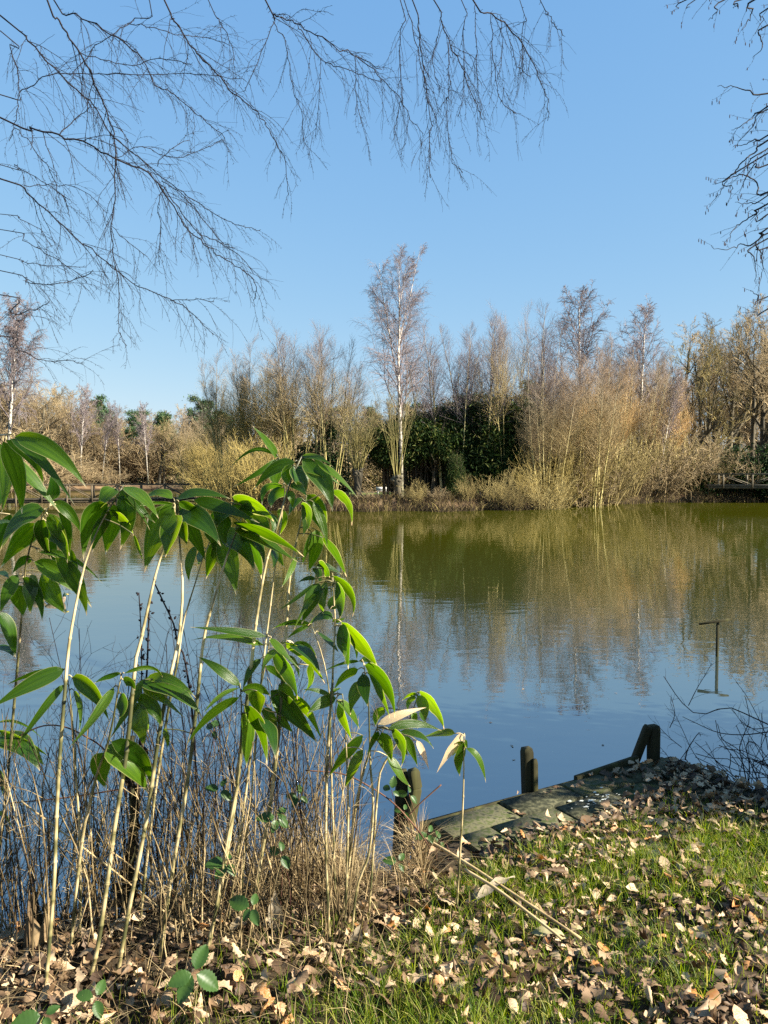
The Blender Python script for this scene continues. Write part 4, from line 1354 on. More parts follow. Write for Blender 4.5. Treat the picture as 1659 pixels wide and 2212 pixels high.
# crop, base, mid, tip, width, tone (l lit, y shining through, m middle, d dark, x withered), cane
LEAVES = [
    ('P', 205, 925, 400, 1020, 545, 1195, 105, 'm', 'c1'), ('P', 250, 985, 310, 1110, 390, 1232, 115, 'd', 'c1'), ('P', 330, 900, 460, 1060, 515, 1245, 90, 'd', 'c1'), ('P', 135, 1020, 225, 1120, 250, 1280, 66, 'd', 'c1'),
    ('P', 90, 1060, 120, 1160, 135, 1252, 92, 'd', 'c1'), ('P', 105, 1000, 40, 1110, 0, 1235, 72, 'm', 'c1'), ('P', 185, 1000, 175, 1110, 180, 1235, 80, 'd', 'c1'), ('P', -10, 1220, 55, 1350, 92, 1492, 80, 'l', 'c17'),
    ('P', 60, 640, 20, 760, -30, 900, 80, 'd', 'c17'), ('P', 290, 700, 370, 800, 400, 930, 70, 'd', 'c1'), ('P', 230, 730, 300, 830, 330, 960, 75, 'd', 'c1'),
    ('A', 150, 185, 540, 330, 872, 692, 180, 'm', 'c17'), ('A', 110, 200, 430, 430, 752, 870, 105, 'm', 'c17'), ('A', -20, 320, 280, 570, 600, 940, 130, 'l', 'c17'),
    ('A', 60, 215, 320, 400, 440, 680, 110, 'd', 'c17'), ('A', 30, 230, 170, 560, 220, 955, 185, 'd', 'c17'), ('A', 0, 250, 60, 600, 10, 960, 130, 'd', 'c17'), ('A', -70, 480, 0, 680, 5, 900, 70, 'l', 'c17'),
    ('A', 525, 815, 530, 690, 500, 560, 120, 'm', 'c1'), ('A', 440, 910, 180, 1020, 0, 1325, 150, 'd', 'c1'), ('A', 380, 1050, 200, 1230, 0, 1505, 185, 'd', 'c1'), ('A', 545, 830, 715, 960, 825, 1165, 110, 'm', 'c1'),
    ('A', 480, 960, 630, 1060, 752, 1265, 45, 'm', 'c1'), ('A', 470, 985, 600, 1150, 700, 1375, 120, 'd', 'c1'), ('A', 420, 1100, 540, 1170, 640, 1330, 125, 'd', 'c1'), ('A', 585, 865, 680, 1100, 690, 1405, 90, 'd', 'c1'),
    ('A', 395, 1340, 720, 1400, 1035, 1655, 62, 'm', 'c1'), ('A', 320, 1400, 220, 1440, 120, 1560, 90, 'd', 'c1'),
    
    ('A', 440, 1010, 430, 1180, 520, 1420, 130, 'd', 'c1'), ('A', 700, 1300, 740, 1480, 800, 1620, 90, 'd', 'c1'), ('A', -40, 1540, 30, 1560, 90, 1600, 60, 'l', 'c17'), ('A', -60, 1040, 60, 1035, 160, 1060, 35, 'm', 'c17'),
    ('A', 1160, 700, 1060, 780, 985, 930, 130, 'd', 'c2'), ('A', 1082, 855, 900, 1010, 840, 1425, 190, 'l', 'c2'), ('A', 1095, 925, 980, 1130, 930, 1340, 125, 'd', 'c2'), ('A', 1150, 860, 1110, 1100, 1060, 1365, 205, 'd', 'c2'),
    ('A', 1215, 710, 1275, 1000, 1205, 1315, 180, 'd', 'c2'), ('A', 1250, 682, 1440, 800, 1595, 1000, 110, 'l', 'c2'), ('A', 1240, 690, 1400, 880, 1560, 1045, 75, 'm', 'c2'), ('A', 1110, 918, 1250, 1020, 1345, 1175, 78, 'y', 'c2'),
    ('A', 1345, 1160, 1390, 1290, 1442, 1435, 32, 'd', 'c2'), ('A', 1170, 790, 1350, 880, 1505, 1115, 62, 'l', 'c2'), ('A', 1659, 845, 1330, 880, 1030, 1045, 38, 'm', 'c4'),
    ('B', 238, 578, 130, 540, 0, 582, 58, 'm', 'c4'), ('B', 245, 620, 130, 605, 0, 628, 22, 'm', 'c4'), ('B', 245, 650, 120, 830, 35, 1115, 185, 'd', 'c4'), ('B', 262, 700, 225, 850, 185, 1005, 130, 'd', 'c4'),
    ('B', 268, 582, 450, 540, 668, 582, 62, 'l', 'c5'), ('B', 285, 600, 370, 640, 455, 705, 60, 'd', 'c4'), ('B', 288, 670, 450, 740, 590, 922, 150, 'm', 'c5'), ('B', 305, 700, 400, 850, 480, 1035, 110, 'd', 'c5'),
    ('B', 395, 588, 620, 645, 870, 755, 88, 'm', 'c5'), ('B', 300, 750, 320, 830, 345, 915, 80, 'd', 'c4'), ('B', 280, 625, 400, 680, 505, 770, 90, 'd', 'c5'), ('B', 250, 640, 180, 690, 130, 780, 90, 'd', 'c4'),
    ('B', 690, 590, 850, 620, 975, 745, 105, 'y', 'c7'), ('B', 650, 610, 590, 680, 560, 790, 130, 'd', 'c7'), ('B', 670, 620, 790, 660, 885, 770, 100, 'd', 'c7'), ('B', 720, 650, 870, 740, 930, 905, 140, 'd', 'c7'),
    ('B', 965, 690, 975, 760, 955, 860, 48, 'l', 'c7'), ('B', 680, 757, 920, 820, 1195, 1000, 78, 'y', 'c7'), ('B', 700, 780, 900, 890, 1155, 1042, 88, 'l', 'c7'), ('B', 700, 785, 830, 960, 885, 1165, 88, 'y', 'c7'),
    ('B', 830, 860, 880, 950, 905, 1070, 50, 'l', 'c7'), ('B', 588, 840, 730, 910, 842, 1115, 140, 'm', 'c6'), ('B', 590, 860, 660, 1050, 700, 1275, 145, 'd', 'c6'), ('B', 560, 880, 520, 1020, 482, 1160, 88, 'd', 'c6'),
    ('B', 405, 920, 355, 1060, 362, 1185, 60, 'd', 'c6'), ('B', 430, 960, 440, 1010, 420, 1065, 50, 'm', 'c6'), ('B', 530, 940, 580, 1000, 600, 1090, 90, 'd', 'c6'), ('B', 640, 700, 600, 800, 640, 920, 120, 'd', 'c7'),
    ('B', 500, 760, 540, 850, 530, 960, 110, 'd', 'c6'), ('B', 780, 800, 860, 880, 900, 1000, 70, 'd', 'c7'), ('B', 560, 640, 520, 720, 440, 800, 70, 'd', 'c7'),
    ('B', 1000, 272, 915, 165, 818, 48, 52, 'l', 'c22'), ('B', 965, 256, 820, 225, 650, 362, 28, 'm', 'c22'), ('B', 1000, 292, 860, 390, 680, 492, 42, 'm', 'c22'), ('B', 1125, 312, 960, 370, 828, 515, 82, 'd', 'c8'),
    ('B', 1012, 292, 1000, 380, 985, 500, 130, 'm', 'c22'), ('B', 1142, 345, 1320, 395, 1468, 488, 52, 'l', 'c8'), ('B', 1290, 320, 1450, 435, 1585, 575, 42, 'l', 'c8'), ('B', 1180, 268, 1300, 285, 1402, 347, 38, 'm', 'c8'),
    ('B', 1180, 292, 1335, 450, 1400, 672, 140, 'm', 'c8'), ('B', 1112, 340, 1180, 440, 1205, 545, 125, 'l', 'c8'), ('B', 1110, 350, 1075, 400, 1080, 490, 100, 'm', 'c8'), ('B', 1212, 550, 1300, 690, 1342, 858, 135, 'd', 'c9'),
    ('B', 1390, 530, 1510, 600, 1540, 775, 62, 'y', 'c9'), ('B', 1040, 480, 920, 500, 888, 625, 62, 'd', 'c22'), ('B', 1050, 500, 980, 560, 955, 645, 90, 'd', 'c22'), ('B', 1085, 520, 1105, 580, 1110, 650, 52, 'm', 'c8'),
    ('B', 1100, 470, 1160, 500, 1215, 565, 62, 'm', 'c8'), ('B', 1205, 600, 1210, 720, 1185, 855, 70, 'm', 'c9'), ('B', 1260, 600, 1330, 760, 1362, 930, 62, 'm', 'c9'), ('B', 1280, 802, 1275, 950, 1220, 1115, 105, 'm', 'c9'),
    ('B', 1330, 860, 1420, 980, 1502, 1145, 62, 'y', 'c9'), ('B', 1250, 820, 1210, 930, 1180, 1065, 52, 'l', 'c9'), ('B', 1150, 570, 1120, 620, 1080, 700, 60, 'd', 'c9'), ('B', 1170, 620, 1230, 700, 1210, 820, 60, 'y', 'c9'),
    ('B', 1000, 660, 1040, 740, 1010, 850, 70, 'd', 'c22'), ('B', 980, 950, 1010, 1000, 1050, 1080, 60, 'd', 'c22'), ('B', 960, 940, 985, 1010, 965, 1090, 50, 'm', 'c22'), ('B', 1140, 1000, 1090, 1110, 1030, 1225, 40, 'l', 'c9'),
    ('B', 1285, 1060, 1370, 1075, 1468, 1128, 42, 'l', 'c10'), ('B', 1400, 1140, 1540, 1260, 1545, 1435, 62, 'y', 'c10'), ('B', 1420, 1160, 1490, 1180, 1545, 1222, 30, 'l', 'c10'), ('B', 1380, 1382, 1450, 1290, 1562, 1213, 78, 'm', 'c10'),
    ('B', 1300, 1190, 1240, 1330, 1175, 1490, 110, 'm', 'c10'), ('B', 1305, 1240, 1200, 1370, 1118, 1535, 40, 'y', 'c10'), ('B', 1260, 1200, 1140, 1300, 1005, 1390, 30, 'd', 'c10'), ('B', 1275, 1160, 1210, 1160, 1145, 1190, 30, 'm', 'c10'),
    ('B', 1345, 1180, 1320, 1300, 1330, 1420, 82, 'y', 'c10'), ('B', 1425, 1200, 1470, 1320, 1450, 1455, 82, 'y', 'c10'), ('B', 1400, 1450, 1320, 1425, 1220, 1500, 62, 'd', 'c10'), ('B', 1240, 1490, 1100, 1470, 958, 1525, 26, 'm', 'c11'),
    ('B', 1235, 1500, 1140, 1540, 1065, 1600, 30, 'm', 'c11'), ('B', 1400, 1470, 1450, 1460, 1495, 1447, 30, 'm', 'c10'), ('B', 1310, 1060, 1350, 1100, 1380, 1150, 70, 'y', 'c10'), ('B', 1260, 1080, 1300, 1130, 1310, 1200, 60, 'l', 'c10'),
    ('D', 945, 132, 600, 80, 228, 45, 66, 'l', 'c20'), ('D', 922, 215, 560, 135, 238, 172, 60, 'l', 'c20'), ('D', 702, 595, 490, 430, 298, 318, 90, 'm', 'c19'), ('D', 690, 612, 510, 700, 355, 855, 48, 'm', 'c19'),
    ('D', 690, 702, 420, 870, 195, 1155, 82, 'm', 'c19'), ('D', 720, 845, 755, 1080, 760, 1358, 150, 'l', 'c19'), ('D', 742, 780, 885, 1000, 952, 1335, 118, 'y', 'c19'), ('D', 900, 890, 985, 1050, 1030, 1282, 110, 'l', 'c19'),
    ('D', 900, 830, 990, 900, 1045, 1045, 100, 'd', 'c9'), ('D', 720, 640, 860, 620, 985, 690, 110, 'm', 'c19'), ('D', 860, 640, 860, 740, 890, 880, 150, 'd', 'c19'), ('D', 985, 640, 1210, 860, 1428, 1135, 165, 'd', 'c9'),
    ('D', 1060, 590, 1150, 690, 1200, 830, 120, 'd', 'c9'), ('D', 1180, 690, 1340, 850, 1467, 1118, 88, 'y', 'c9'), ('D', 1000, 288, 1170, 480, 1235, 725, 128, 'y', 'c20'), ('D', 1040, 250, 960, 340, 900, 480, 62, 'm', 'c20'),
    ('D', 990, 148, 1090, 270, 1262, 438, 68, 'l', 'c20'), ('D', 1080, 190, 1310, 330, 1492, 572, 90, 'y', 'c9'), ('D', 1175, 200, 1340, 300, 1450, 490, 100, 'l', 'c9'), ('D', 1200, 198, 1330, 225, 1415, 332, 55, 'd', 'c9'),
    ('D', 1340, 400, 1355, 540, 1298, 665, 60, 'y', 'c9'), ('D', 940, 408, 1050, 480, 1135, 600, 62, 'd', 'c20'), ('D', 892, 340, 790, 470, 725, 630, 68, 'd', 'c20'), ('D', 1555, 690, 1410, 635, 1275, 632, 40, 'l', 'c13'),
    ('D', 1595, 708, 1450, 760, 1325, 860, 105, 'l', 'c13'), ('D', 1540, 685, 1590, 640, 1642, 612, 42, 'm', 'c13'), ('D', 1430, 90, 1540, 190, 1622, 285, 52, 'l', 'c11'), ('D', 1325, 30, 1160, 10, 1000, 62, 32, 'm', 'c11'),
    ('D', 1040, 860, 1120, 950, 1190, 1030, 80, 'd', 'c9'), ('D', 1000, 700, 1060, 820, 1040, 850, 60, 'l', 'c9'), ('D', 1150, 310, 1220, 400, 1255, 530, 45, 'l', 'c9'),
    ('C', 600, 200, 270, 350, -90, 570, 140, 'l', 'c3'), ('C', 590, 212, 330, 240, 55, 352, 55, 'd', 'c3'), ('C', 602, 345, 390, 590, 65, 1058, 68, 'm', 'c3'), ('C', 675, 280, 880, 420, 1022, 695, 128, 'd', 'c3'),
    ('C', 690, 400, 750, 560, 738, 790, 50, 'm', 'c3'), ('C', 1115, 252, 1000, 265, 875, 335, 55, 'm', 'c18'), ('C', 1060, 370, 890, 640, 635, 945, 80, 'm', 'c18'), ('C', 1160, 240, 1400, 185, 1520, 285, 40, 'm', 'c18'),
    ('C', 1150, 305, 1220, 330, 1260, 400, 80, 'd', 'c18'), ('C', 1370, 292, 1600, 300, 1830, 470, 90, 'm', 'c5'), ('C', 1300, 320, 1640, 410, 1890, 655, 150, 'l', 'c5'), ('C', 1330, 370, 1510, 470, 1730, 665, 78, 'l', 'c5'),
    ('C', 1270, 470, 1430, 560, 1500, 750, 140, 'm', 'c5'), ('C', 1230, 540, 1300, 720, 1340, 925, 170, 'd', 'c5'), ('C', 1250, 520, 1340, 640, 1385, 790, 100, 'd', 'c5'), ('C', 1330, 300, 1200, 560, 1020, 860, 80, 'd', 'c5'),
    ('C', 985, 930, 1220, 1090, 1382, 1362, 230, 'l', 'c18'), ('C', 1040, 880, 1310, 1040, 1415, 1310, 150, 'd', 'c18'), ('C', 970, 980, 935, 1150, 990, 1315, 175, 'd', 'c18'), ('C', -20, 770, 240, 880, 452, 1012, 62, 'd', 'c17'),
    ('C', -60, 830, 190, 920, 375, 1152, 200, 'l', 'c17'), ('C', 270, 930, 340, 1010, 412, 1102, 80, 'm', 'c17'), ('C', 1525, 760, 1560, 840, 1565, 945, 50, 'm', 'c7'), ('C', -20, 700, 190, 705, 405, 862, 26, 'm', 'c17'),
    ('C', -40, 1120, 10, 1250, 25, 1385, 62, 'l', 'c17'), ('C', -30, -20, 60, 20, 130, 85, 72, 'l', 'c17'), ('C', -20, 1530, 50, 1580, 115, 1680, 40, 'd', 'c17'), ('C', 1130, 430, 1150, 560, 1110, 660, 100, 'd', 'c18'),
    ('E', 320, 0, 500, 200, 637, 392, 130, 'y', 'c10'), ('E', 300, 40, 355, 200, 380, 410, 120, 'y', 'c10'), ('E', 380, 50, 440, 180, 452, 335, 62, 'm', 'c10'), ('E', 295, 120, 345, 220, 350, 365, 40, 'm', 'c10'),
    ('E', 485, 330, 540, 325, 592, 368, 60, 'd', 'c12'), ('E', 472, 342, 320, 360, 140, 442, 26, 'm', 'c12'), ('E', 465, 410, 350, 470, 248, 595, 72, 'd', 'c12'), ('E', 515, 525, 430, 640, 398, 808, 110, 'd', 'c12'),
    ('E', 525, 378, 720, 540, 785, 835, 120, 'y', 'c12'), ('E', 560, 455, 665, 620, 742, 838, 62, 'y', 'c12'), ('E', 500, 450, 520, 590, 550, 735, 110, 'm', 'c12'), ('E', 275, 690, 400, 780, 475, 935, 80, 'l', 'c13'),
    ('E', 290, 715, 350, 880, 415, 1035, 70, 'y', 'c13'), ('E', 690, 740, 630, 810, 618, 910, 80, 'd', 'c15'), ('E', 975, 620, 910, 635, 845, 685, 30, 'd', 'c15'), ('E', 1000, 615, 1140, 740, 1215, 935, 88, 'y', 'c15'),
    ('E', 980, 640, 1040, 750, 1045, 870, 95, 'm', 'c15'), ('E', 960, 640, 910, 700, 900, 770, 50, 'd', 'c15'), ('E', 640, 892, 850, 800, 1058, 742, 72, 'x', 'c14'), ('E', 730, 930, 960, 885, 1195, 947, 75, 'l', 'c14'),
    ('E', 830, 950, 1010, 990, 1125, 1105, 50, 'l', 'c14'), ('E', 755, 940, 860, 1080, 838, 1265, 80, 'y', 'c14'), ('E', 670, 960, 720, 1080, 762, 1215, 110, 'd', 'c14'), ('E', 720, 1165, 815, 1320, 922, 1435, 82, 'l', 'c14'),
    ('E', 975, 1030, 1035, 1150, 1082, 1285, 52, 'x', 'c15'), ('E', 870, 990, 930, 1110, 985, 1260, 72, 'm', 'c14'), ('E', 505, 985, 340, 1170, 198, 1355, 90, 'd', 'c13'), ('E', 505, 1110, 420, 1280, 345, 1450, 88, 'd', 'c13'),
    ('E', 1382, 975, 1270, 1110, 1148, 1315, 80, 'x', 'c16'), ('E', 1310, 970, 1160, 975, 1025, 1005, 60, 'd', 'c16'), ('E', 1380, 1050, 1345, 1200, 1352, 1342, 90, 'm', 'c16'), ('E', 1405, 1098, 1515, 1190, 1578, 1398, 60, 'l', 'c16'),
    ('E', 1380, 1040, 1330, 1090, 1280, 1175, 70, 'd', 'c16'), ('E', 1380, 1035, 1400, 1060, 1418, 1100, 50, 'm', 'c16'), ('E', 605, 1000, 650, 1040, 685, 1100, 42, 'l', 'c14'), ('E', 640, 950, 590, 1050, 540, 1180, 50, 'm', 'c14'),
    ('E', 800, 960, 850, 1060, 900, 1170, 80, 'd', 'c14'), ('E', 1000, 780, 1030, 830, 1060, 880, 50, 'l', 'c15'), ('E', 940, 780, 960, 850, 985, 930, 50, 'l', 'c15'),
]


def culm_mesh(line, rad, off, rng):
    """cane with swollen nodes, tapering towards the head"""
    L = np.concatenate([[0], np.cumsum(np.linalg.norm(np.diff(line, axis=0), axis=1))])
    tot = L[-1]
    ts, rs = [], []
    # nodes from the foot upwards
    nodes = [tot]
    step = .10
    while nodes[-1] > .02:
        nodes.append(nodes[-1] - step * rng.uniform(.85, 1.15))
        step = min(step * 1.12, .21)
    for nd in nodes:
        for dlt, f in ((-.006, 1.0), (-.0015, 1.28), (.0015, 1.24), (.006, .95)):
            t = nd + dlt
            if 0 <= t <= tot:
                ts.append(t)
                rs.append(f)
    for t in np.linspace(0, tot, 26):
        ts.append(t)
        rs.append(1.0)
    o = np.argsort(ts)
    ts, rs = np.array(ts)[o], np.array(rs)[o]
    keep = np.concatenate([[True], np.diff(ts) > 8e-4])
    ts, rs = ts[keep], rs[keep]
    P = np.stack([np.interp(ts, L, line[:, k]) for k in range(3)], -1)
    taper = .8 * (.35 + .65 * np.clip(ts / (tot * .45), 0, 1))
    return Bag().tube(P, rad * rs * taper, 7).mesh('cane', M['culm'], off, smooth=True)


def leaf_mesh(p0, pm, p1, width, tone, off, rng):
    c = 2 * pm - .5 * (p0 + p1)
    ns = 12
    s = np.linspace(0, 1, ns)[:, None]
    mid = (1 - s) ** 2 * p0 + 2 * s * (1 - s) * c + s ** 2 * p1
    T = unit(np.gradient(mid, axis=0))
    view = unit(mid - np.array([0, 0, CAMZ]))
    S0 = unit(np.cross(view, T))
    N0 = np.cross(T, S0)
    sg = np.sign((N0 * -view).sum(-1).mean())
    N0, S0 = N0 * sg, S0 * sg
    mi = ns // 2
    best, br = None, 0
    for r in np.radians(np.arange(-56, 57, 8)):
        nn = unit(math.cos(r) * N0[mi] - math.sin(r) * S0[mi])
        d = float(nn @ SUN)
        cost = {'l': -d, 'y': d, 'm': abs(d - .38), 'd': abs(d - .02), 'x': abs(d - .6)}[tone] + .12 * abs(r) + rng.uniform(0, .12)
        if best is None or cost < best:
            best, br = cost, r
    tw = np.linspace(-.25, .25, ns)[:, None] * rng.uniform(-1, 1)
    cr, sr = np.cos(br + tw), np.sin(br + tw)
    S = cr * S0 + sr * N0
    Nn = cr * N0 - sr * S0
    sv = s[:, 0]
    prof = np.sin(PI * np.clip(sv, 0, 1) ** .62) ** .95 * (1 - .35 * sv ** 3)
    prof = np.maximum(prof, .03)
    prof[0], prof[-1] = .05, .012
    w = width / 2 / max(.6, math.cos(br)) * prof
    across = np.array([-1, -.5, 0, .5, 1])
    fold = rng.uniform(.12, .3)
    cup = rng.uniform(-.15, .2)
    wav = rng.uniform(0, .08) * np.sin(sv * rng.uniform(9, 16) + rng.random() * 6)
    V = mid[:, None] + S[:, None] * (across[None, :, None] * w[:, None, None]) + \
        Nn[:, None] * ((fold * (np.abs(across) - .5) + cup * across ** 2)[None, :, None] * w[:, None, None] + (wav[:, None] * across ** 2 * np.sign(across + .01))[..., None] * w[:, None, None])
    uv = np.stack([np.repeat(sv[:, None], 5, 1), np.repeat(across[None] * .5 + .5, ns, 0)], -1).reshape(-1, 2)
    i = np.arange(ns * 5).reshape(ns, 5)
    Q = np.stack([i[:-1, :-1], i[:-1, 1:], i[1:, 1:], i[1:, :-1]], -1).reshape(-1, 4)
    return make_mesh('leaf', V.reshape(-1, 3) - off, [Q], M['bleaf_dead' if tone == 'x' else 'bleaf'], uv, smooth=True)


rng = np.random.default_rng(7)
bam = {}
for k, (line, rad) in culm3.items():
    foot = line[-1]
    root = empty('bamboo_plant', tuple(foot))
    tag(root, CLAB[k], 'bamboo', 'bamboo canes in the foreground')
    link('cane', culm_mesh(line, rad, foot, rng), root)
    bam[k] = (root, line, foot)
for (cr, x0, y0, xm, ym, x1, y1, w, tone, cu) in LEAVES:
    sc, ox, oy = CROPS[cr]
    root, line, foot = bam[cu]
    a, b, c = [(ox + sc * x, oy + sc * y) for x, y in ((x0, y0), (xm, ym), (x1, y1))]
    # depth of the cane where the leaf leaves it
    pd = np.array([at(a[0], a[1], p[1]) for p in line])
    j = int(np.argmin(np.linalg.norm(pd - line, axis=1)))
    d0 = line[j, 1]
    dz = rng.uniform(-.16, .10) if tone != 'd' else rng.uniform(-.05, .15)
    p0 = at(*a, d0 + rng.uniform(-.015, .015))
    p1 = at(*c, d0 + dz)
    pm = at(*b, d0 + dz * .45 - .015)
    lf = link('leaf', leaf_mesh(p0, pm, p1, w * sc / FOC * d0 * 1.1, tone, foot, rng), root)
    if np.linalg.norm(p0 - line[j]) > .004:     # leaf stalk back to the cane
        q = line[max(j - 0, 0)]
        pts = smooth_line([q, (q + p0) / 2 + [0, 0, .006], p0], 3)
        link('stalk', Bag().tube(pts, [.0022] * (len(pts) - 1) + [.0012], 4).mesh('stalk', M['culm'], foot), lf)

# ---------------------------------------------------------------- undergrowth at the left
rng = np.random.default_rng(91)


def undergrowth(n, xr, yr, hr, r, lean, k1, seed, kids=.35):
    g = np.random.default_rng(seed)
    x, y = g.uniform(*xr, n), g.uniform(*yr, n)
    y = np.minimum(y, np.interp(x, SHORE[:, 0], SHORE[:, 1]) + .12)
    z = bank_z(x, y) - .03
    h = g.uniform(*hr, n)
    P = np.empty((n, 7, 3))
    P[:, 0] = np.stack([x, y, z], -1)
    d = unit(np.concatenate([g.normal(size=(n, 2)) * lean, np.ones((n, 1))], 1))
    for j in range(6):
        d = unit(d + g.normal(size=(n, 3)) * .09 + [0, 0, .02])
        P[:, j + 1] = P[:, j] + d * (h / 6)[:, None]
    R = (r * g.uniform(.6, 1.3, n))[:, None] * np.linspace(1, .45, 7)[None]
    bag = Bag().add(*tubes(P, R, 4))
    if k1:
        L, RL = spawn(g, P, R, k1, .25, .98, kids, (.4, .95), .03, .14, 4, .4, .6, .5, rmin=.0009)
        bag.add(*tubes(L, RL, 3))
        L2, R2 = spawn(g, L, RL, 2, .3, 1, .5, (.4, .9), .02, .15, 3, .4, .7, .6, rmin=.0008)
        bag.add(*tubes(L2, R2, 3))
    return bag


o = link('dead_stems', undergrowth(330, (-1.8, -.1), (2.5, 3.3), (.3, .9), .0030, .13, 3, 1).mesh('dead_stems', M['dead_twig']))
tag(o, 'thicket of dry tan weed stems between the bamboo canes', 'undergrowth', kind='stuff')
o = link('dark_twigs', undergrowth(95, (-1.8, -.25), (2.85, 3.35), (.7, 1.35), .0026, .10, 9, 2, .3).mesh('dark_twigs', M['twig_dark']))
tag(o, 'thin dark branching twigs rising from the bank against the water', 'undergrowth', kind='stuff')


def blades(n, x, y, z, h, wid, lean, g, S=4, sag=.6):
    a = g.uniform(0, 2 * PI, n)
    ln = g.uniform(.1, lean, n) * h
    s = np.linspace(0, 1, S)
    X = x[:, None] + np.cos(a)[:, None] * ln[:, None] * s ** 1.7
    Y = y[:, None] + np.sin(a)[:, None] * ln[:, None] * s ** 1.7
    Zz = z[:, None] + h[:, None] * (s - sag * .5 * (ln / h)[:, None] * s ** 2)
    W_ = (wid * g.uniform(.6, 1.3, n))[:, None] * (1 - s ** 1.6)[None] + 1e-4
    b = a + g.uniform(-1.2, 1.2, n)
    Sd = np.stack([-np.sin(b), np.cos(b), np.zeros(n)], -1)
    return ribbons(np.stack([X, Y, Zz], -1), W_, Sd)


g = np.random.default_rng(92)
n = 5200
x = np.clip(g.normal(-.28, .30, n), -1.7, .16)
y = 3.22 + g.normal(0, .17, n) + .1 * x
y = np.minimum(y, np.interp(x, SHORE[:, 0], SHORE[:, 1]) + .1)
tus = np.round(x * 9) / 9
h = g.uniform(.08, .34, n) * (.5 + np.abs(np.sin(tus * 31)))
V, Q = blades(n, x, y, bank_z(x, y) - .01, h, .0016, 1.5, g, 5, .8)
o = link('dry_grass', make_mesh('dry_grass', V, [Q], M['dry_grass']))
tag(o, 'tangle of straw-coloured dead grass on the bank beside the old post', 'grass', kind='stuff')
n = 1500
x = g.uniform(-1.7, .1, n)
y = g.uniform(1.9, 3.1, n) + .1 * x
V, Q = blades(n, x, y, bank_z(x, y) - .01, g.uniform(.05, .2, n), .0014, 1.8, g, 5, .9)
o = link('dry_grass', make_mesh('dry_grass', V, [Q], M['dry_grass']))
tag(o, 'thin dead grass lying between the bamboo feet at lower left', 'grass', kind='stuff')

# ---------------------------------------------------------------- green grass on the bank
def vnoise(x, y, cell, seed):
    t = np.random.default_rng(seed).random((256, 256))
    u, v = np.asarray(x) / cell + 100, np.asarray(y) / cell + 100
    i, j = np.floor(u).astype(int), np.floor(v).astype(int)
    a, b = u - i, v - j
    a, b = a * a * (3 - 2 * a), b * b * (3 - 2 * b)
    q = lambda p, r: t[p % 256, r % 256]
    return (q(i, j) * (1 - a) + q(i + 1, j) * a) * (1 - b) + (q(i, j + 1) * (1 - a) + q(i + 1, j + 1) * a) * b


def density(x, y):
    d = .5 * vnoise(x, y, .42, 1) + .32 * vnoise(x, y, .16, 2) + .18 * vnoise(x, y, .06, 3)
    return np.clip((d - .5) * 2.6 + .5, 0, 1)


n = 170000
x = g.uniform(-1.6, 2.6, n)
y = g.uniform(1.75, 3.75, n)
sh_y = np.interp(x, SHORE[:, 0], SHORE[:, 1])
# distance in front of the landing
lv = (x - PO_[0]) * PV[0] + (y - PO_[1]) * PV[1]
prob = .02 + density(x, y) ** 1.5 * .62
prob = np.where((y > 2.85) & (x > .25), .35 + .65 * density(x, y), prob)
prob *= np.where(x < -.1, .45, 1) * np.where(x < -.7, .5, 1)
prob *= (y < sh_y - .1) * (lv > .47 - .1 * np.clip(x - 1, 0, 1))
prob *= np.where((x > 1.2) & (y > 3.45), .2, 1)
keep = g.random(n) < prob
x, y = x[keep], y[keep]
tx, ty = np.round(x * 22) / 22, np.round(y * 22) / 22
x, y = x * .6 + tx * .4 + g.normal(0, .004, len(x)), y * .6 + ty * .4 + g.normal(0, .004, len(x))
h = g.uniform(.03, .10, len(x)) * (.75 + .5 * np.abs(np.sin(tx * 41 + ty * 17)))
V, Q = blades(len(x), x, y, bank_z(x, y) - .006, h, .0017, 1.0, g, 4, .6)
o = link('grass', make_mesh('grass', V, [Q], M['grass']))
tag(o, 'sunlit green grass growing through the leaf litter on the bank', 'grass', kind='stuff')
x2, y2 = g.uniform(1.45, 2.3, 900), g.uniform(3.45, 3.9, 900)
k2 = (y2 < np.interp(x2, SHORE[:, 0], SHORE[:, 1]) - .02) & (density(x2 * 2, y2 * 2) > .5)
x2, y2 = x2[k2], y2[k2]
V, Q = blades(len(x2), x2, y2, bank_z(x2, y2), g.uniform(.04, .1, len(x2)), .0016, 1.0, g, 4, .6)
o = link('grass', make_mesh('grass', V, [Q], M['grass']))
tag(o, 'grass tufts in the shade beside the bramble tangle at the right', 'grass', kind='stuff')

# ---------------------------------------------------------------- fallen leaves
def leaf_template(kind, g):
    """lobed oak leaf or plain oval leaf, unit length, 8 x 5 points"""
    s = np.linspace(0, 1, 9)
    if kind == 0:
        prof = np.array([.03, .14, .10, .24, .16, .32, .22, .26, .03])
    elif kind == 1:
        prof = np.array([.02, .17, .27, .33, .34, .30, .22, .11, .01])
    else:
        prof = np.array([.02, .10, .22, .17, .36, .26, .34, .16, .02])
    ac = np.array([-1, 0, 1.])
    X = np.repeat(s[:, None], 3, 1) - .5
    Y = prof[:, None] * ac[None]
    return X, Y, prof


QL = None


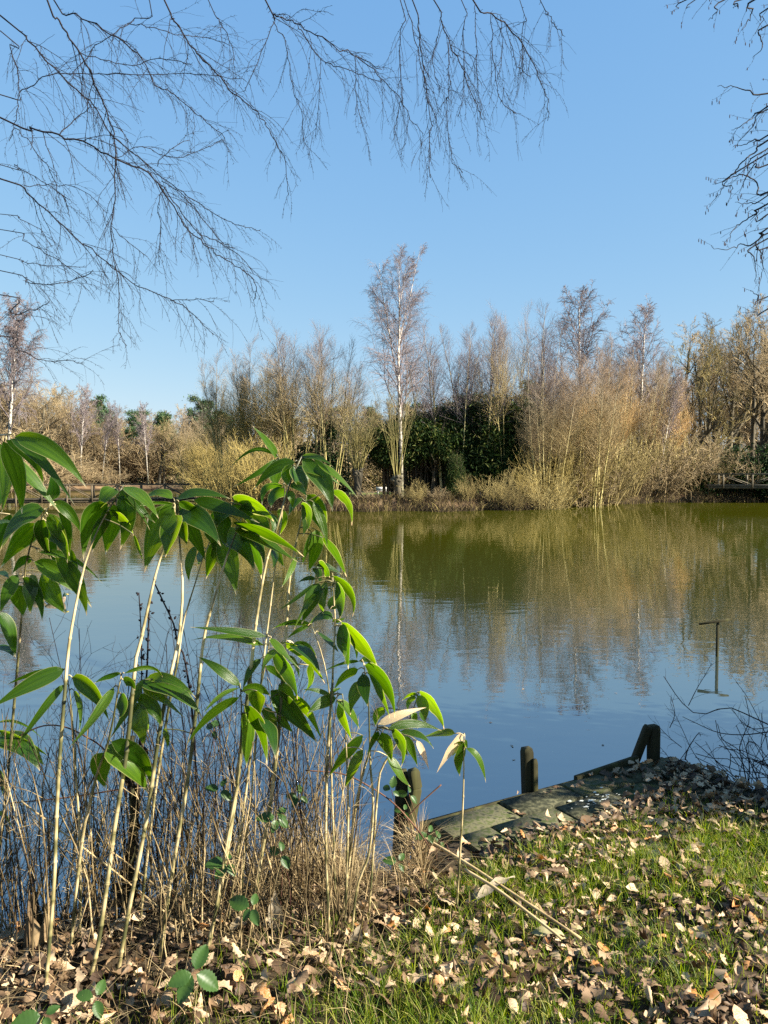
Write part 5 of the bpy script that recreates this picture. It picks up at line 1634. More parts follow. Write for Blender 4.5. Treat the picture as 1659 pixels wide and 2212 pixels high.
def litter(n, x, y, z, size, g, tilt=.45, kind=0):
    X, Y, prof = leaf_template(kind, g)
    curl = g.uniform(0, 2.0, n)[:, None, None]
    bend = g.uniform(-1.3, 1.4, n)[:, None, None]
    twist = g.uniform(-.8, .8, n)[:, None, None]
    Zl = curl * Y[None] ** 2 * 1.9 + bend * X[None] ** 2 * .8 + twist * X[None] * Y[None] + .035 * np.sin(X[None] * 19 + curl * 5) * np.abs(Y[None]) * 3
    Yl = np.repeat((Y * 1.0)[None], n, 0) * (1 - .2 * np.clip(curl, 0, 2.6))
    Xl = np.repeat(X[None], n, 0)
    L = np.stack([Xl, Yl, Zl], -1) * size[:, None, None, None]
    nz = unit(np.concatenate([g.normal(size=(n, 2)) * tilt, np.ones((n, 1))], 1))
    flip = np.where(g.random(n) < .5, 1, -1)
    a = g.uniform(0, 2 * PI, n)
    e1 = np.stack([np.cos(a), np.sin(a), np.zeros(n)], -1)
    e1 = unit(e1 - (e1 * nz).sum(-1, keepdims=True) * nz)
    e2 = np.cross(nz, e1)
    W_ = L[..., 0:1] * e1[:, None, None] + L[..., 1:2] * e2[:, None, None] + (L[..., 2:3] * flip[:, None, None, None]) * nz[:, None, None]
    W_ += np.stack([x, y, z], -1)[:, None, None]
    i = np.arange(n * 27).reshape(n, 9, 3)
    Q = np.stack([i[:, :-1, :-1], i[:, :-1, 1:], i[:, 1:, 1:], i[:, 1:, :-1]], -1).reshape(-1, 4)
    return W_.reshape(-1, 3), Q


g = np.random.default_rng(93)
n = 11000
x = g.uniform(-1.7, 2.5, n)
y = g.uniform(1.85, 4.25, n)
sh_y = np.interp(x, SHORE[:, 0], SHORE[:, 1])
lu = (x - PO_[0]) * PU[0] + (y - PO_[1]) * PU[1]
lv = (x - PO_[0]) * PV[0] + (y - PO_[1]) * PV[1]
on_slab = (lu > -.03) & (lu < 1.64) & (lv > 0) & (lv < .72)
pile = np.clip((lu - .95) / .4, 0, 1) + np.clip((lv - .30) / .12, 0, 1) + .10 * np.clip((lu - .3) * 3, 0, 1) * (lv < .06)
prob = np.where(on_slab, np.clip(pile, .015, 1) * 1.0, .22 + .8 * (1 - density(x, y)))
prob = np.where(x < -.3, np.maximum(prob, .55), prob)
prob *= (y < sh_y - .03) | (on_slab & (lv > .02))
kp = g.random(n) < prob
x, y, on_slab = x[kp], y[kp], on_slab[kp]
z = np.where(on_slab, ZP + .012, bank_z(x, y) + .008) + g.uniform(0, .03, len(x)) + np.where(on_slab, 0, .008 * density(x, y))
dist = np.hypot(x, y)
vis = (np.abs(x) < .52 * y) & (y > 2.2)
order = np.argsort(np.where(vis, dist, 99))
near, rest = order[:300], order[300:]
size = g.uniform(.028, .075, len(x))
bag = Bag()
for kd in range(3):
    ii = rest[kd::3]
    bag.add(*litter(len(ii), x[ii], y[ii], z[ii], size[ii], g, .5, kd))
o = link('leaf_litter', bag.mesh('leaf_litter', M['litter']))
tag(o, 'carpet of dry brown oak leaves over the bank and landing', 'leaves', kind='stuff')
LT = []
for k in range(10):
    V, Q = litter(1, np.zeros(1), np.zeros(1), np.zeros(1), np.ones(1), g, .0, k % 3)
    LT.append(make_mesh('fallen_leaf', V, [Q], M['fallen']))
for q, i in enumerate(near):
    o = link('fallen_leaf', LT[q % 10], None, (x[i], y[i], z[i] + .012))
    o.rotation_euler = (g.normal() * .55, g.normal() * .55, g.uniform(0, 6.28))
    s_ = size[i] * 1.08
    o.scale = (s_, s_, s_)
    tag(o, 'dry curled oak leaf lying among the grass at the very front', 'leaf', 'fallen oak leaves at the front of the bank')


def big_leaf(p0, p1, wid, mat, label, arch=.03, name='fallen_bamboo_leaf', up=(0, 0, 1)):
    p0, p1 = np.array(p0, float), np.array(p1, float)
    s = np.linspace(0, 1, 11)
    mid = p0 + (p1 - p0) * s[:, None] + np.array(up) * (arch * np.sin(PI * s))[:, None]
    side = unit(np.cross(unit(p1 - p0), np.array(up, float)))
    nn = np.cross(side, unit(p1 - p0))
    w = wid / 2 * np.maximum(np.sin(PI * s ** .8) ** .7, .04)
    ac = np.array([-1, -.4, .4, 1.])
    V = mid[:, None] + side * (ac[None] * w[:, None])[..., None] + nn * (.35 * ac[None] ** 2 * w[:, None] + .006 * np.sin(s * 17)[:, None] * ac[None])[..., None]
    i = np.arange(44).reshape(11, 4)
    Q = np.stack([i[:-1, :-1], i[:-1, 1:], i[1:, 1:], i[1:, :-1]], -1).reshape(-1, 4)
    o = link(name, make_mesh(name, V.reshape(-1, 3) - p0, [Q], M[mat], smooth=True), None, tuple(p0))
    tag(o, label, 'leaf')
    return o


def C7(cx, cy, lift=.02):
    return on_bank(.548611 * (1400 + cx * .97890), .548611 * (3000 + cy * .97890)) + np.array([0, 0, lift])


def C8(cx, cy, lift=.02):
    return on_bank(.548611 * (700 + cx * .48222), .548611 * (3200 + cy * .48222)) + np.array([0, 0, lift])


big_leaf(C7(480, 600, .03), C7(640, 512, .05), .045, 'pale_leaf', 'bleached white bamboo leaf lying beside the fallen canes', .02)
big_leaf(C7(690, 720, .02), C7(885, 765, .03), .05, 'olive_leaf', 'olive withered bamboo leaf under the end of the fallen canes', .02)
a = C8(815, 985, 0)
big_leaf(a, at(.548611 * (700 + 790 * .48222), .548611 * (3200 + 640 * .48222), a[1]), .055, 'pale_leaf', 'bleached cream cane sheath standing upright in the dead grass', .01, 'cane_sheath', (0, -1, 0))
a = C8(1430, 1110, 0)
big_leaf(a, at(.548611 * (700 + 1490 * .48222), .548611 * (3200 + 910 * .48222), a[1] - .02), .045, 'pale_leaf', 'pale curled leaf propped up by the foot of the canes', .02, 'curled_leaf', (0, -1, .3))
big_leaf(C8(600, 960, .03), C8(420, 1010, .02), .05, 'pale_leaf', 'tan dry bamboo leaf lying flat among the dead stems', .012)

# two fallen canes
for (p, q, r_, lb) in [((205, 365), (905, 778), .008, 'long fallen bamboo cane lying slantwise across leaves and grass'), ((440, 545), (830, 780), .007, 'shorter fallen cane lying against the long one')]:
    a, b = C7(*p, .11), C7(*q, .06)
    pts = smooth_line([a, (a * 2 + b) / 3 + [0, 0, .012], (a + 2 * b) / 3 + [0, 0, .008], b], 5)
    o = link('fallen_cane', Bag().tube(pts, np.linspace(r_, r_ * .7, len(pts)), 7).mesh('fallen_cane', M['cane'], a, True), None, tuple(a))
    tag(o, lb, 'cane')
# slanting dry canes through the thicket (crop of the lower left)
def C6(cx, cy, d):
    return at(.49603 * cx, 1426.4 + .49603 * cy, d)


for (p, q, lb) in [((90, 612, 2.75), (890, 1235, 2.72), 'straight dry cane slanting down to the right through the thicket'), ((470, 820, 2.8), (905, 1180, 2.72), 'second slanting dry cane, shorter and to the right')]:
    a, b = C6(*p), C6(*q)
    b = b + [0, 0, .0]
    pts = resample([a, (a + b) / 2 + [0, 0, .01], b], 9)
    o = link('leaning_cane', Bag().tube(pts, .0032, 6).mesh('leaning_cane', M['cane'], b), None, tuple(b))
    tag(o, lb, 'cane')


# ---------------------------------------------------------------- dead flower stalks, dark dead stalk, stump
def seed_stalk(pts, d, label, rad=.003, head=.45):
    P = np.array([at(x, y, d) for x, y in pts])
    foot = on_bank(pts[-1][0], pts[-1][1])
    P[-1] = foot
    line = smooth_line(P, 6)
    root = empty('dead_flower_stalk', tuple(foot))
    tag(root, label, 'dead plant', 'dead flower stalks')
    link('stem', Bag().tube(line, np.linspace(rad * .7, rad, len(line)), 5).mesh('stem', M['twig_dark'], foot), root)
    g = np.random.default_rng(int(pts[0][0]))
    hd = resample(line, 60)[:int(60 * head)]
    b = Bag()
    for p in hd:
        for _ in range(2):
            c = p + g.normal(size=3) * .006
            s = g.uniform(.004, .0085)
            dd = unit(g.normal(size=3) + [0, 0, -.2])
            b.tube([c, c + dd * s, c + dd * s * 2.2], [s * .2, s * .8, s * .35], 5)
    link('seed_head', b.mesh('seed_head', M['twig_dark'], foot), root)


seed_stalk([(300, 1280), (303, 1330), (305, 1380), (306, 1500), (300, 1700), (295, 1960)], 2.85, 'dead flower stalk with small dark seed pods, upright left one', head=.2)
seed_stalk([(335, 1262), (352, 1298), (375, 1348), (385, 1395), (400, 1430), (420, 1600), (430, 1900)], 2.9, 'dead flower stalk with dark seed pods bending to the right', .0042, .24)
seed_stalk([(322, 1300), (320, 1380), (316, 1470), (300, 1640), (292, 1940)], 2.82, 'thick dark dead stalk with few pods between the two podded ones', .0045, .12)

a = on_bank(283, 1985)
root = empty('dead_plant', tuple(a))
tag(root, 'dark dead stalk draped with shrivelled brown leaves', 'dead plant')
line = smooth_line([at(286, 1590, 2.8), at(284, 1700, 2.8), at(288, 1800, 2.82), at(280, 1900, 2.84), a], 5)
link('stem', Bag().tube(line, np.linspace(.009, .016, len(line)), 7).mesh('stem', M['old_wood'], a), root)
g = np.random.default_rng(8)
for k in range(30):
    p = line[g.integers(2, len(line) - 3)] + g.normal(size=3) * [.012, .008, .03]
    V, Q = litter(1, p[:1], p[1:2], p[2:], np.array([g.uniform(.06, .12)]), g, 1.6, 1)
    V = p + (V - p) * [.55, .55, 1.5]
    link('withered_leaf', make_mesh('withered_leaf', V - a, [Q], M['soil']), root)

a = on_bank(78, 2040)
root = empty('rotten_stump', tuple(a - [0, 0, .05]))
tag(root, 'broken rotten stump half hidden behind canes at lower left', 'stump')
g = np.random.default_rng(9)
na, nl = 16, 7
ang = np.arange(na) * 2 * PI / na
V = []
for l in range(nl):
    f = l / (nl - 1)
    hgt = f * (.20 + .05 * np.sin(ang * 2 + 1) + g.uniform(-.02, .02, na))
    rr = (.052 - .010 * f) * (1 + .12 * np.sin(ang * 3) + g.uniform(-.08, .08, na)) * (1.3 - .3 * min(1, f * 3))
    V.append(np.stack([np.cos(ang) * rr + .02 * f, np.sin(ang) * rr, hgt], -1))
for l in range(3):
    f = 1 - .2 * (l + 1)
    rr = (.042 - .012 * (l + 1))
    V.append(np.stack([np.cos(ang) * rr + .02, np.sin(ang) * rr, V[nl - 1][:, 2] - .035 * (l + 1)], -1))
V = np.concatenate(V)
i = np.arange(len(V)).reshape(-1, na)
Q = np.stack([i[:-1], np.roll(i[:-1], -1, 1), np.roll(i[1:], -1, 1), i[1:]], -1).reshape(-1, 4)
link('wood', make_mesh('stump_wood', V, [Q], M['stump']), root)
for k in range(3):
    c = np.array([math.cos(k * 2.3) * .05, math.sin(k * 2.3) * .05, 0])
    link('splinter', Bag().tube([c, c + [0, 0, .12], c + [.008, 0, .2 + .03 * k]], [.012, .009, .001], 5).mesh('splinter', M['stump']), root)


# ---------------------------------------------------------------- brambles
def bramble_leaf(c, d, n, size):
    """toothed pointed oval leaflet with pinnate veins"""
    ns = 17
    s = np.linspace(0, 1, ns)
    prof = .31 * np.sin(PI * np.clip(s, 0, 1) ** .8) ** .75 * (1 + .10 * np.where(np.arange(ns) % 2 == 0, -1, 1)) + .01
    sd = np.cross(n, d)
    ac = np.array([-1, -.5, 0, .5, 1.])
    back = np.abs(ac) * .06
    V = c + d * ((s[:, None] + back[None]) * size)[..., None] + sd * (prof[:, None] * ac[None] * size)[..., None] + \
        n * (((.4 * np.abs(ac[None]) - .1 * ac[None] ** 2) * prof[:, None] - .2 * s[:, None] ** 2 + .012 * np.sin(s[:, None] * 38) * np.abs(ac[None])) * size)[..., None]
    i = np.arange(ns * 5).reshape(ns, 5)
    Q = np.stack([i[:-1, :-1], i[:-1, 1:], i[1:, 1:], i[1:, :-1]], -1).reshape(-1, 4)
    return V.reshape(-1, 3), Q


def bramble(px, py, d, size, nl, label, foot_px=None, g=None):
    tip = at(px, py, d)
    foot = on_bank(*(foot_px or (px + 12, py + 90)))
    root = empty('bramble_sprig', tuple(foot))
    tag(root, label, 'bramble', 'bramble sprigs on the bank')
    line = smooth_line([tip, tip * .5 + foot * .5 + [.015, 0, .02], foot], 6)
    link('stem', Bag().tube(line, np.linspace(.0012, .002, len(line)), 5).mesh('stem', M['bramble_stem'], foot), root)
    for k in range(nl):
        a = [-.2, 2.3, 4.2, .9, 3.3][k] + g.uniform(-.35, .35)
        n_ = unit(np.array([.25 + g.normal() * .25, -.65, .7 + g.normal() * .2]))
        e = unit(np.cross(n_, [0, 0, 1.]))
        f = np.cross(n_, e)
        dd = unit(e * math.cos(a) + f * math.sin(a) - [0, 0, .15])
        n2 = unit(n_ - (n_ @ dd) * dd)
        V, Q = bramble_leaf(tip + dd * .006, dd, n2, size * g.uniform(.7, 1.2) * (1.2 if k == 0 else .95))
        link('leaflet', make_mesh('leaflet', V - foot, [Q], M['bramble'], smooth=True), root)


g = np.random.default_rng(10)
BR = [((845, 1360), 2.25, .075, 4, 'large bramble sprig with four dark toothed leaflets low in front of the canes'), ((1095, 1075), 2.5, .055, 4, 'bright bramble sprig in front of the upright pale sheath'),
      ((990, 880), 2.55, .05, 4, 'bramble sprig left of the upright pale sheath at cane height'), ((1225, 842), 2.6, .045, 3, 'bramble sprig hanging right of the thick canes'),
      ((1205, 685), 2.65, .055, 5, 'bramble sprig below the glossy hanging bamboo leaf'), ((415, 1470), 2.2, .045, 3, 'small bramble sprig near the bottom left'),
      ((1300, 590), 2.75, .045, 4, 'olive bramble sprig right of the glossy hanging leaf'), ((960, 560), 2.8, .045, 3, 'dark bramble sprig left of the glossy hanging leaf'),
      ((190, 1545), 2.1, .055, 3, 'bramble sprig at the bottom left corner'), ((930, 300), 2.85, .05, 3, 'translucent bramble sprig against the water below the mid leaves')]
for (c, d, s_, nl, lb) in BR:
    px, py = .49603 * c[0], 1426.4 + .49603 * c[1]
    bramble(px, py, d, s_, nl, lb, (px + g.uniform(-15, 25), min(2195, max(py + 60, 1960 + g.uniform(0, 60)))), g)
for (x_, y_, d, s_, lb) in [(846, 1707, 2.9, .04, 'pale green bramble sprig in front of the old leaning post'), (884, 1716, 2.95, .038, 'small bramble sprig right of the old leaning post'),
                            (872, 1752, 3.1, .036, 'yellowish bramble sprig below the old leaning post'), (925, 1800, 3.2, .04, 'bramble sprig between old post and landing'),
                            (860, 1862, 3.0, .04, 'dark bramble leaf cluster above the fallen cane'), (950, 1815, 3.3, .035, 'bramble sprig on the front edge of the landing')]:
    bramble(x_, y_, d, s_, 3, lb, (x_ + 18, max(y_ + 45, 1860)), g)
# arching bramble stems
for pts, d, lb in [([(42, 1589), (93, 1568), (139, 1570), (185, 1591), (225, 1619), (262, 1680), (282, 1800)], 2.95, 'dark bramble stem arching over behind the lower left leaves'),
                   ([(660, 1664), (740, 1672), (800, 1700), (850, 1735), (900, 1790), (935, 1840)], 3.0, 'reddish bramble stem arching down in front of the old post'),
                   ([(870, 1775), (905, 1738), (930, 1715), (953, 1695)], 3.3, 'dark bare twig pointing up right beside the old post'),
                   ([(20, 1735), (150, 1722), (260, 1705)], 3.1, 'thin stem crossing level in front of the water at left')]:
    P = np.array([at(x_, y_, d) for x_, y_ in pts])
    if lb.startswith('dark bramble') or lb.startswith('reddish'):
        P[-1] = on_bank(*pts[-1])
    line = smooth_line(P, 5)
    o = link('arching_bramble', Bag().tube(line, np.linspace(.0028, .0035, len(line)), 5).mesh('bramble_stem', M['bramble_stem'], line[-1]), None, tuple(line[-1]))
    tag(o, lb, 'bramble')

# bramble tangle at the right edge
def C8r(cx, cy, d):
    s = .548611 * 474 / 708
    return at(.548611 * 2550 + s * cx, .548611 * 2350 + s * cy, d)


a = np.array([1.95, 3.85, .38])
root = empty('bramble_tangle', tuple(a))
tag(root, 'tangle of bare bramble and twigs over the water at the right edge', 'bramble')
RT_ = [[(708, 750), (600, 700), (480, 650), (400, 665), (300, 695), (200, 620), (95, 468)], [(708, 795), (560, 812), (420, 800), (300, 750), (205, 705)], [(240, 640), (290, 540), (350, 440), (378, 390)],
       [(708, 900), (690, 800), (640, 690), (580, 580), (520, 500)], [(590, 1130), (560, 980), (540, 890), (570, 800), (600, 720), (575, 590)], [(590, 1120), (600, 1000), (580, 880), (620, 850), (708, 950)],
       [(475, 1150), (380, 1090), (270, 1040), (180, 1060), (75, 1010)], [(320, 985), (260, 900), (200, 770), (140, 640), (138, 580)], [(240, 890), (170, 990), (130, 1060)], [(220, 960), (240, 890), (300, 800), (310, 820)],
       [(480, 1140), (540, 1050), (560, 870), (480, 880), (400, 890), (330, 960)], [(708, 1000), (640, 880), (540, 720), (490, 660)], [(450, 1110), (430, 1040), (370, 900), (340, 850)], [(650, 1080), (600, 960), (590, 820)],
       [(708, 1060), (660, 980), (600, 870)], [(300, 1000), (250, 1050), (210, 1110)], [(200, 885), (120, 820), (40, 735)], [(130, 770), (160, 690), (140, 590)], [(708, 825), (560, 740), (500, 660)], [(130, 1050), (130, 960), (75, 885)],
       [(708, 770), (620, 775), (540, 740)], [(400, 1100), (430, 1040), (440, 1120)]]
g = np.random.default_rng(12)
allP = []
for k, pl in enumerate(RT_):
    d = 3.95 + g.uniform(-.15, .25)
    line = resample(smooth_line([C8r(x_, y_, d + g.uniform(-.05, .05)) for x_, y_ in pl], 5), 12)
    r_ = .0028 if k in (0, 1, 4, 5, 6, 9) else .0017
    link('stem', Bag().tube(line, np.linspace(r_ * 1.3, r_ * .6, 12), 5).mesh('stem', M['twig_dark'], a), root)
    allP.append(line)
P = np.array(allP)
L, RL = spawn(g, P, np.full(P.shape[:2], .002), 7, .1, 1, .09, (.5, 1.1), .05, .2, 4, .3, .5, .5, False, .0008)
link('twigs', Bag().add(*tubes(L, RL, 3)).mesh('twigs', M['twig_dark'], a), root)
n = 90
bx = np.stack([g.uniform(1.95, 2.5, n), g.uniform(3.7, 4.2, n), np.full(n, .3)], -1)
T = np.empty((n, 6, 3))
T[:, 0] = bx
dd = unit(np.concatenate([g.normal(size=(n, 2)) * .5, np.ones((n, 1))], 1))
for j in range(5):
    dd = unit(dd + g.normal(size=(n, 3)) * .35)
    T[:, j + 1] = T[:, j] + dd * .09
link('thicket', Bag().add(*tubes(T, np.full((n, 6), .0022), 4)).mesh('thicket', M['twig_dark'], a), root)

# specks floating on the pond
for k, (x_, y_) in enumerate([(1107, 1612), (1110, 1641), (1302, 1609), (1245, 1527), (1130, 1488), (1098, 1418), (1105, 1610), (843, 1725), (1060, 1560), (1330, 1497)]):
    p = on_z(x_, y_, .004)
    o = link('floating_leaf', LT[k], None, tuple(p))
    o.scale = (.03, .03, .006)
    o.rotation_euler = (0, 0, k * 1.7)
    tag(o, 'tiny pale leaf speck floating on the calm pond', 'leaf', 'specks floating on the pond')

# ---------------------------------------------------------------- overhanging birch (trunk stands outside the picture on the left)
def K8(p):
    return [(.49603 * x, .49603 * y) for x, y in p]


def K1(p):
    return [(768.1 + .3307 * x, .3307 * y) for x, y in p]


# polylines root to tip in picture units, thickness in picture units at the root
BOUGHS = [
    (K8([(0, 515), (130, 560), (255, 590), (380, 625), (500, 690), (640, 750), (700, 820), (760, 900), (820, 1000), (890, 1060), (950, 1110), (1010, 1150), (1080, 1190), (1112, 1250), (1105, 1310)]), 5.2),
    (K8([(0, 70), (120, 175), (230, 290), (330, 390), (405, 455), (450, 530), (500, 600), (600, 680), (680, 745), (770, 820), (870, 890), (960, 945), (1050, 985), (1140, 1005)]), 4.6),
    (K8([(200, -10), (260, 90), (320, 190), (380, 290), (420, 390), (460, 470), (490, 560), (498, 640), (500, 760), (495, 900), (487, 980), (490, 1090), (510, 1190), (520, 1300), (515, 1420), (550, 1505)]), 5.6),
    (K8([(650, 760), (720, 830), (790, 920), (860, 1010), (940, 1050), (1040, 1110), (1100, 1190)]), 3.2),
    (K8([(700, 790), (800, 850), (880, 950), (960, 1050), (1020, 1080)]), 2.6),
    (K8([(0, 780), (120, 850), (220, 930), (330, 1040), (420, 1105), (510, 1180), (600, 1245), (740, 1305), (820, 1355), (870, 1400), (930, 1455)]), 4.6),
    (K8([(740, 1305), (840, 1303), (935, 1312)]), 2.2),
    (K8([(225, -10), (330, 60), (450, 130), (550, 190), (620, 260), (680, 370), (740, 400), (830, 470), (900, 530), (980, 600)]), 4.0),
    (K8([(710, -10), (760, 90), (830, 195), (890, 260), (960, 340), (1010, 400), (1080, 460), (1150, 530), (1190, 600), (1230, 680), (1250, 780), (1253, 850)]), 4.8),
    (K8([(1150, -10), (1190, 60), (1270, 90), (1350, 140), (1450, 200), (1560, 250), (1660, 300)]), 4.2),
    (K1([(0, 365), (120, 460), (210, 555), (300, 660), (360, 780), (440, 870)]), 2.6),
    (K1([(510, -10), (555, 130), (610, 280), (660, 370), (700, 450), (720, 520), (790, 690), (820, 780)]), 3.4),
    (K1([(760, -10), (890, 90), (1000, 180), (1110, 330), (1200, 510), (1240, 620), (1260, 790)]), 4.2),
    (K1([(370, -10), (410, 180), (440, 400), (450, 560), (470, 680), (485, 830), (485, 980), (480, 1165)]), 3.6),
    (K1([(550, 130), (535, 260), (510, 380), (520, 480), (548, 600)]), 1.8),
    (K1([(610, 280), (612, 450), (610, 620), (597, 680), (620, 970), (635, 1060), (700, 1130)]), 2.2),
    (K1([(1210, -10), (1260, 100), (1310, 170), (1360, 230)]), 2.2),
    (K1([(290, -10), (300, 180), (285, 350), (305, 620), (290, 680), (260, 800), (240, 920)]), 2.6),
    (K1([(883, 85), (895, 330), (920, 520), (950, 660), (1055, 745)]), 2.2),
    (K1([(690, -10), (700, 200), (710, 400), (705, 620), (670, 770)]), 2.4),
    (K1([(778, 10), (782, 180), (795, 350), (800, 590)]), 2.0),
    (K1([(945, 120), (960, 200), (955, 420), (925, 520)]), 1.8),
    (K1([(985, 165), (1020, 310), (1055, 430), (1140, 510)]), 1.8),
    (K1([(1080, 0), (1085, 190), (1095, 420), (1080, 480)]), 1.9),
    (K1([(320, -10), (380, 220), (430, 440), (470, 640), (530, 770)]), 2.4),
    (K8([(0, 1175), (110, 1225), (230, 1240), (330, 1215), (410, 1180)]), 2.8),
    (K8([(0, 1290), (50, 1360), (150, 1350), (215, 1310)]), 3.4),
    (K8([(0, 1460), (60, 1510), (150, 1555), (220, 1575), (300, 1570), (370, 1587)]), 3.2),
    (K8([(0, 1000), (100, 1045), (200, 1100), (300, 1160), (380, 1230)]), 2.4),
    (K8([(0, 1115), (100, 1140), (190, 1155), (380, 1160)]), 2.2),
    (K8([(0, 410), (80, 400), (150, 370), (210, 330), (400, 320), (540, 325), (760, 320), (880, 330), (1050, 340)]), 3.2),
    (K8([(0, 140), (40, 200), (70, 300), (80, 400), (75, 480), (60, 560), (40, 620)]), 3.0),
    (K8([(350, 235), (470, 265), (580, 290), (640, 258), (760, 260), (840, 285)]), 2.4),
    (K8([(650, 0), (590, 80), (500, 140), (420, 200), (340, 300), (300, 360)]), 3.0),
    (K8([(560, 105), (640, 110), (760, 150), (900, 165), (1000, 190)]), 2.2),
    (K8([(1190, 90), (1140, 230), (1080, 370), (1060, 400)]), 2.4),
    (K8([(1190, 90), (1240, 170), (1260, 280), (1280, 400), (1310, 480), (1325, 640)]), 2.4),
    (K8([(1300, 110), (1330, 160), (1400, 260), (1480, 290), (1560, 320), (1660, 355)]), 2.8),
    (K8([(1400, 260), (1390, 420), (1370, 600)]), 1.8),
    (K8([(1550, 250), (1550, 430), (1580, 550)]), 1.8),
    (K8([(900, -10), (960, 100), (1010, 200), (1020, 300)]), 2.6),
    (K8([(255, 590), (330, 520), (400, 455)]), 3.4),
    (K8([(60, 555), (130, 620), (200, 720), (260, 830), (300, 920)]), 2.4),
    (K8([(100, 810), (220, 805), (360, 830), (470, 930)]), 2.2),
    (K8([(0, 720), (60, 720), (150, 770), (290, 860)]), 2.2),
    (K8([(680, 720), (740, 650), (820, 610)]), 2.4),
    (K8([(500, 690), (620, 640), (760, 690), (900, 640), (980, 615)]), 2.0),
    (K8([(0, 935), (80, 950), (170, 1000), (230, 1080)]), 2.0),
    (K8([(720, 810), (690, 900), (700, 1000), (690, 1150)]), 2.2),
    (K8([(487, 980), (560, 1060), (640, 1110)]), 2.0),
]
TRUNK = np.array([-4.6, 3.4])
g = np.random.default_rng(15)
groot = empty('birch_tree', (TRUNK[0], TRUNK[1], 0.3))
tag(groot, 'near birch whose bare dark branches hang across the upper left sky', 'birch')
off = np.array([TRUNK[0], TRUNK[1], .3])
T, RT2 = trunk_line(g, 10.5, .02, 12, .02, .16, .1, off)
link('trunk', Bag().add(*tubes(T, RT2, 9)).mesh('trunk', M['birch_bark'], off), groot)
# high limbs that carry the hanging branches, all above the picture
limbA = smooth_line([T[0, 6], [-3.0, 3.9, 6.3], [-1.2, 4.3, 6.3], [.6, 4.6, 5.9], [1.6, 4.7, 5.4]], 6)
limbB = smooth_line([T[0, 4], [-3.9, 3.8, 4.6], [-3.2, 4.0, 4.6]], 5)
for ln, r_ in ((limbA, .045), (limbB, .035)):
    link('limb', Bag().tube(ln, np.linspace(r_, r_ * .35, len(ln)), 7).mesh('limb', M['twig_dark'], off), groot)
for pts, th in BOUGHS:
    d0 = 4.1 + g.uniform(-.5, .5)
    n = len(pts)
    dv = d0 + np.cumsum(g.normal(size=n)) * .05
    P = [at(x, y, d) for (x, y), d in zip(pts, dv)]
    x0, y0 = pts[0]
    r_px = th * d0 / FOC / 2 * .72
    ext = 0
    if x0 <= 2 and y0 > 5:          # enters from the left: carry it back to the trunk
        j = int(np.clip(3 + (620 - y0) / 160, 2, 8))
        q = T[0, j]
        P = [q, (q * .4 + P[0] * .6) + [0, 0, .18]] + P
        ext = 2
    elif y0 <= 2:                   # enters from above: carry it up to the high limb
        j = int(np.argmin(np.linalg.norm(limbA - (P[0] + [0, 0, .9]), axis=1)))
        q = limbA[max(j - 3, 0)]
        P = [q, (q * .45 + P[0] * .55) + [0, 0, .1]] + P
        ext = 2
    line = smooth_line(P, 4)
    n_ = len(line)
    line = line + g.normal(size=line.shape) * .004
    e = ext * 4
    R = np.concatenate([np.full(e, r_px * 1.25), np.linspace(r_px, .0016, n_ - e)])
    br = link('branch', Bag().tube(line, R, 6).mesh('branch', M['twig_dark'], off), groot)
    vis = resample(line[e:], 24)[None]
    Lv = np.linalg.norm(np.diff(vis[0], axis=0), axis=1).sum()
    RV = np.linspace(r_px, .0016, 24)[None]
    k = max(5, int(Lv * 18))
    A, RA = spawn(g, vis, RV, k, .12, 1, .30, (.35, .85), -.13, .11, 7, .35, .5, .5, False, .0009)
    bag = Bag().add(*tubes(A, RA, 4))
    B, RB = spawn(g, A, RA, 3, .15, .95, .5, (.3, .8), -.12, .13, 4, .4, .7, .6, True, .0007)
    bag.add(*tubes(B, RB, 3))
    # buds: tiny side spurs
    Cc, RC = spawn(g, A, RA, 8, .1, 1, .011, (.6, 1.1), 0, .05, 1, 0, .9, .6, False, .0011)
    bag.add(*tubes(Cc, RC, 3))
    Cc, RC = spawn(g, vis, RV, k * 2, .05, 1, .018, (.6, 1.1), 0, .05, 1, 0, .4, .6, False, .0015)
    bag.add(*tubes(Cc, RC, 3))
    link('twigs', bag.mesh('twigs', M['twig_dark'], off), br)

# ---------------------------------------------------------------- alder with catkins (trunk outside the picture on the right)
def KR(p):
    return [(1426.4 + .3226 * x, .3226 * y) for x, y in p]


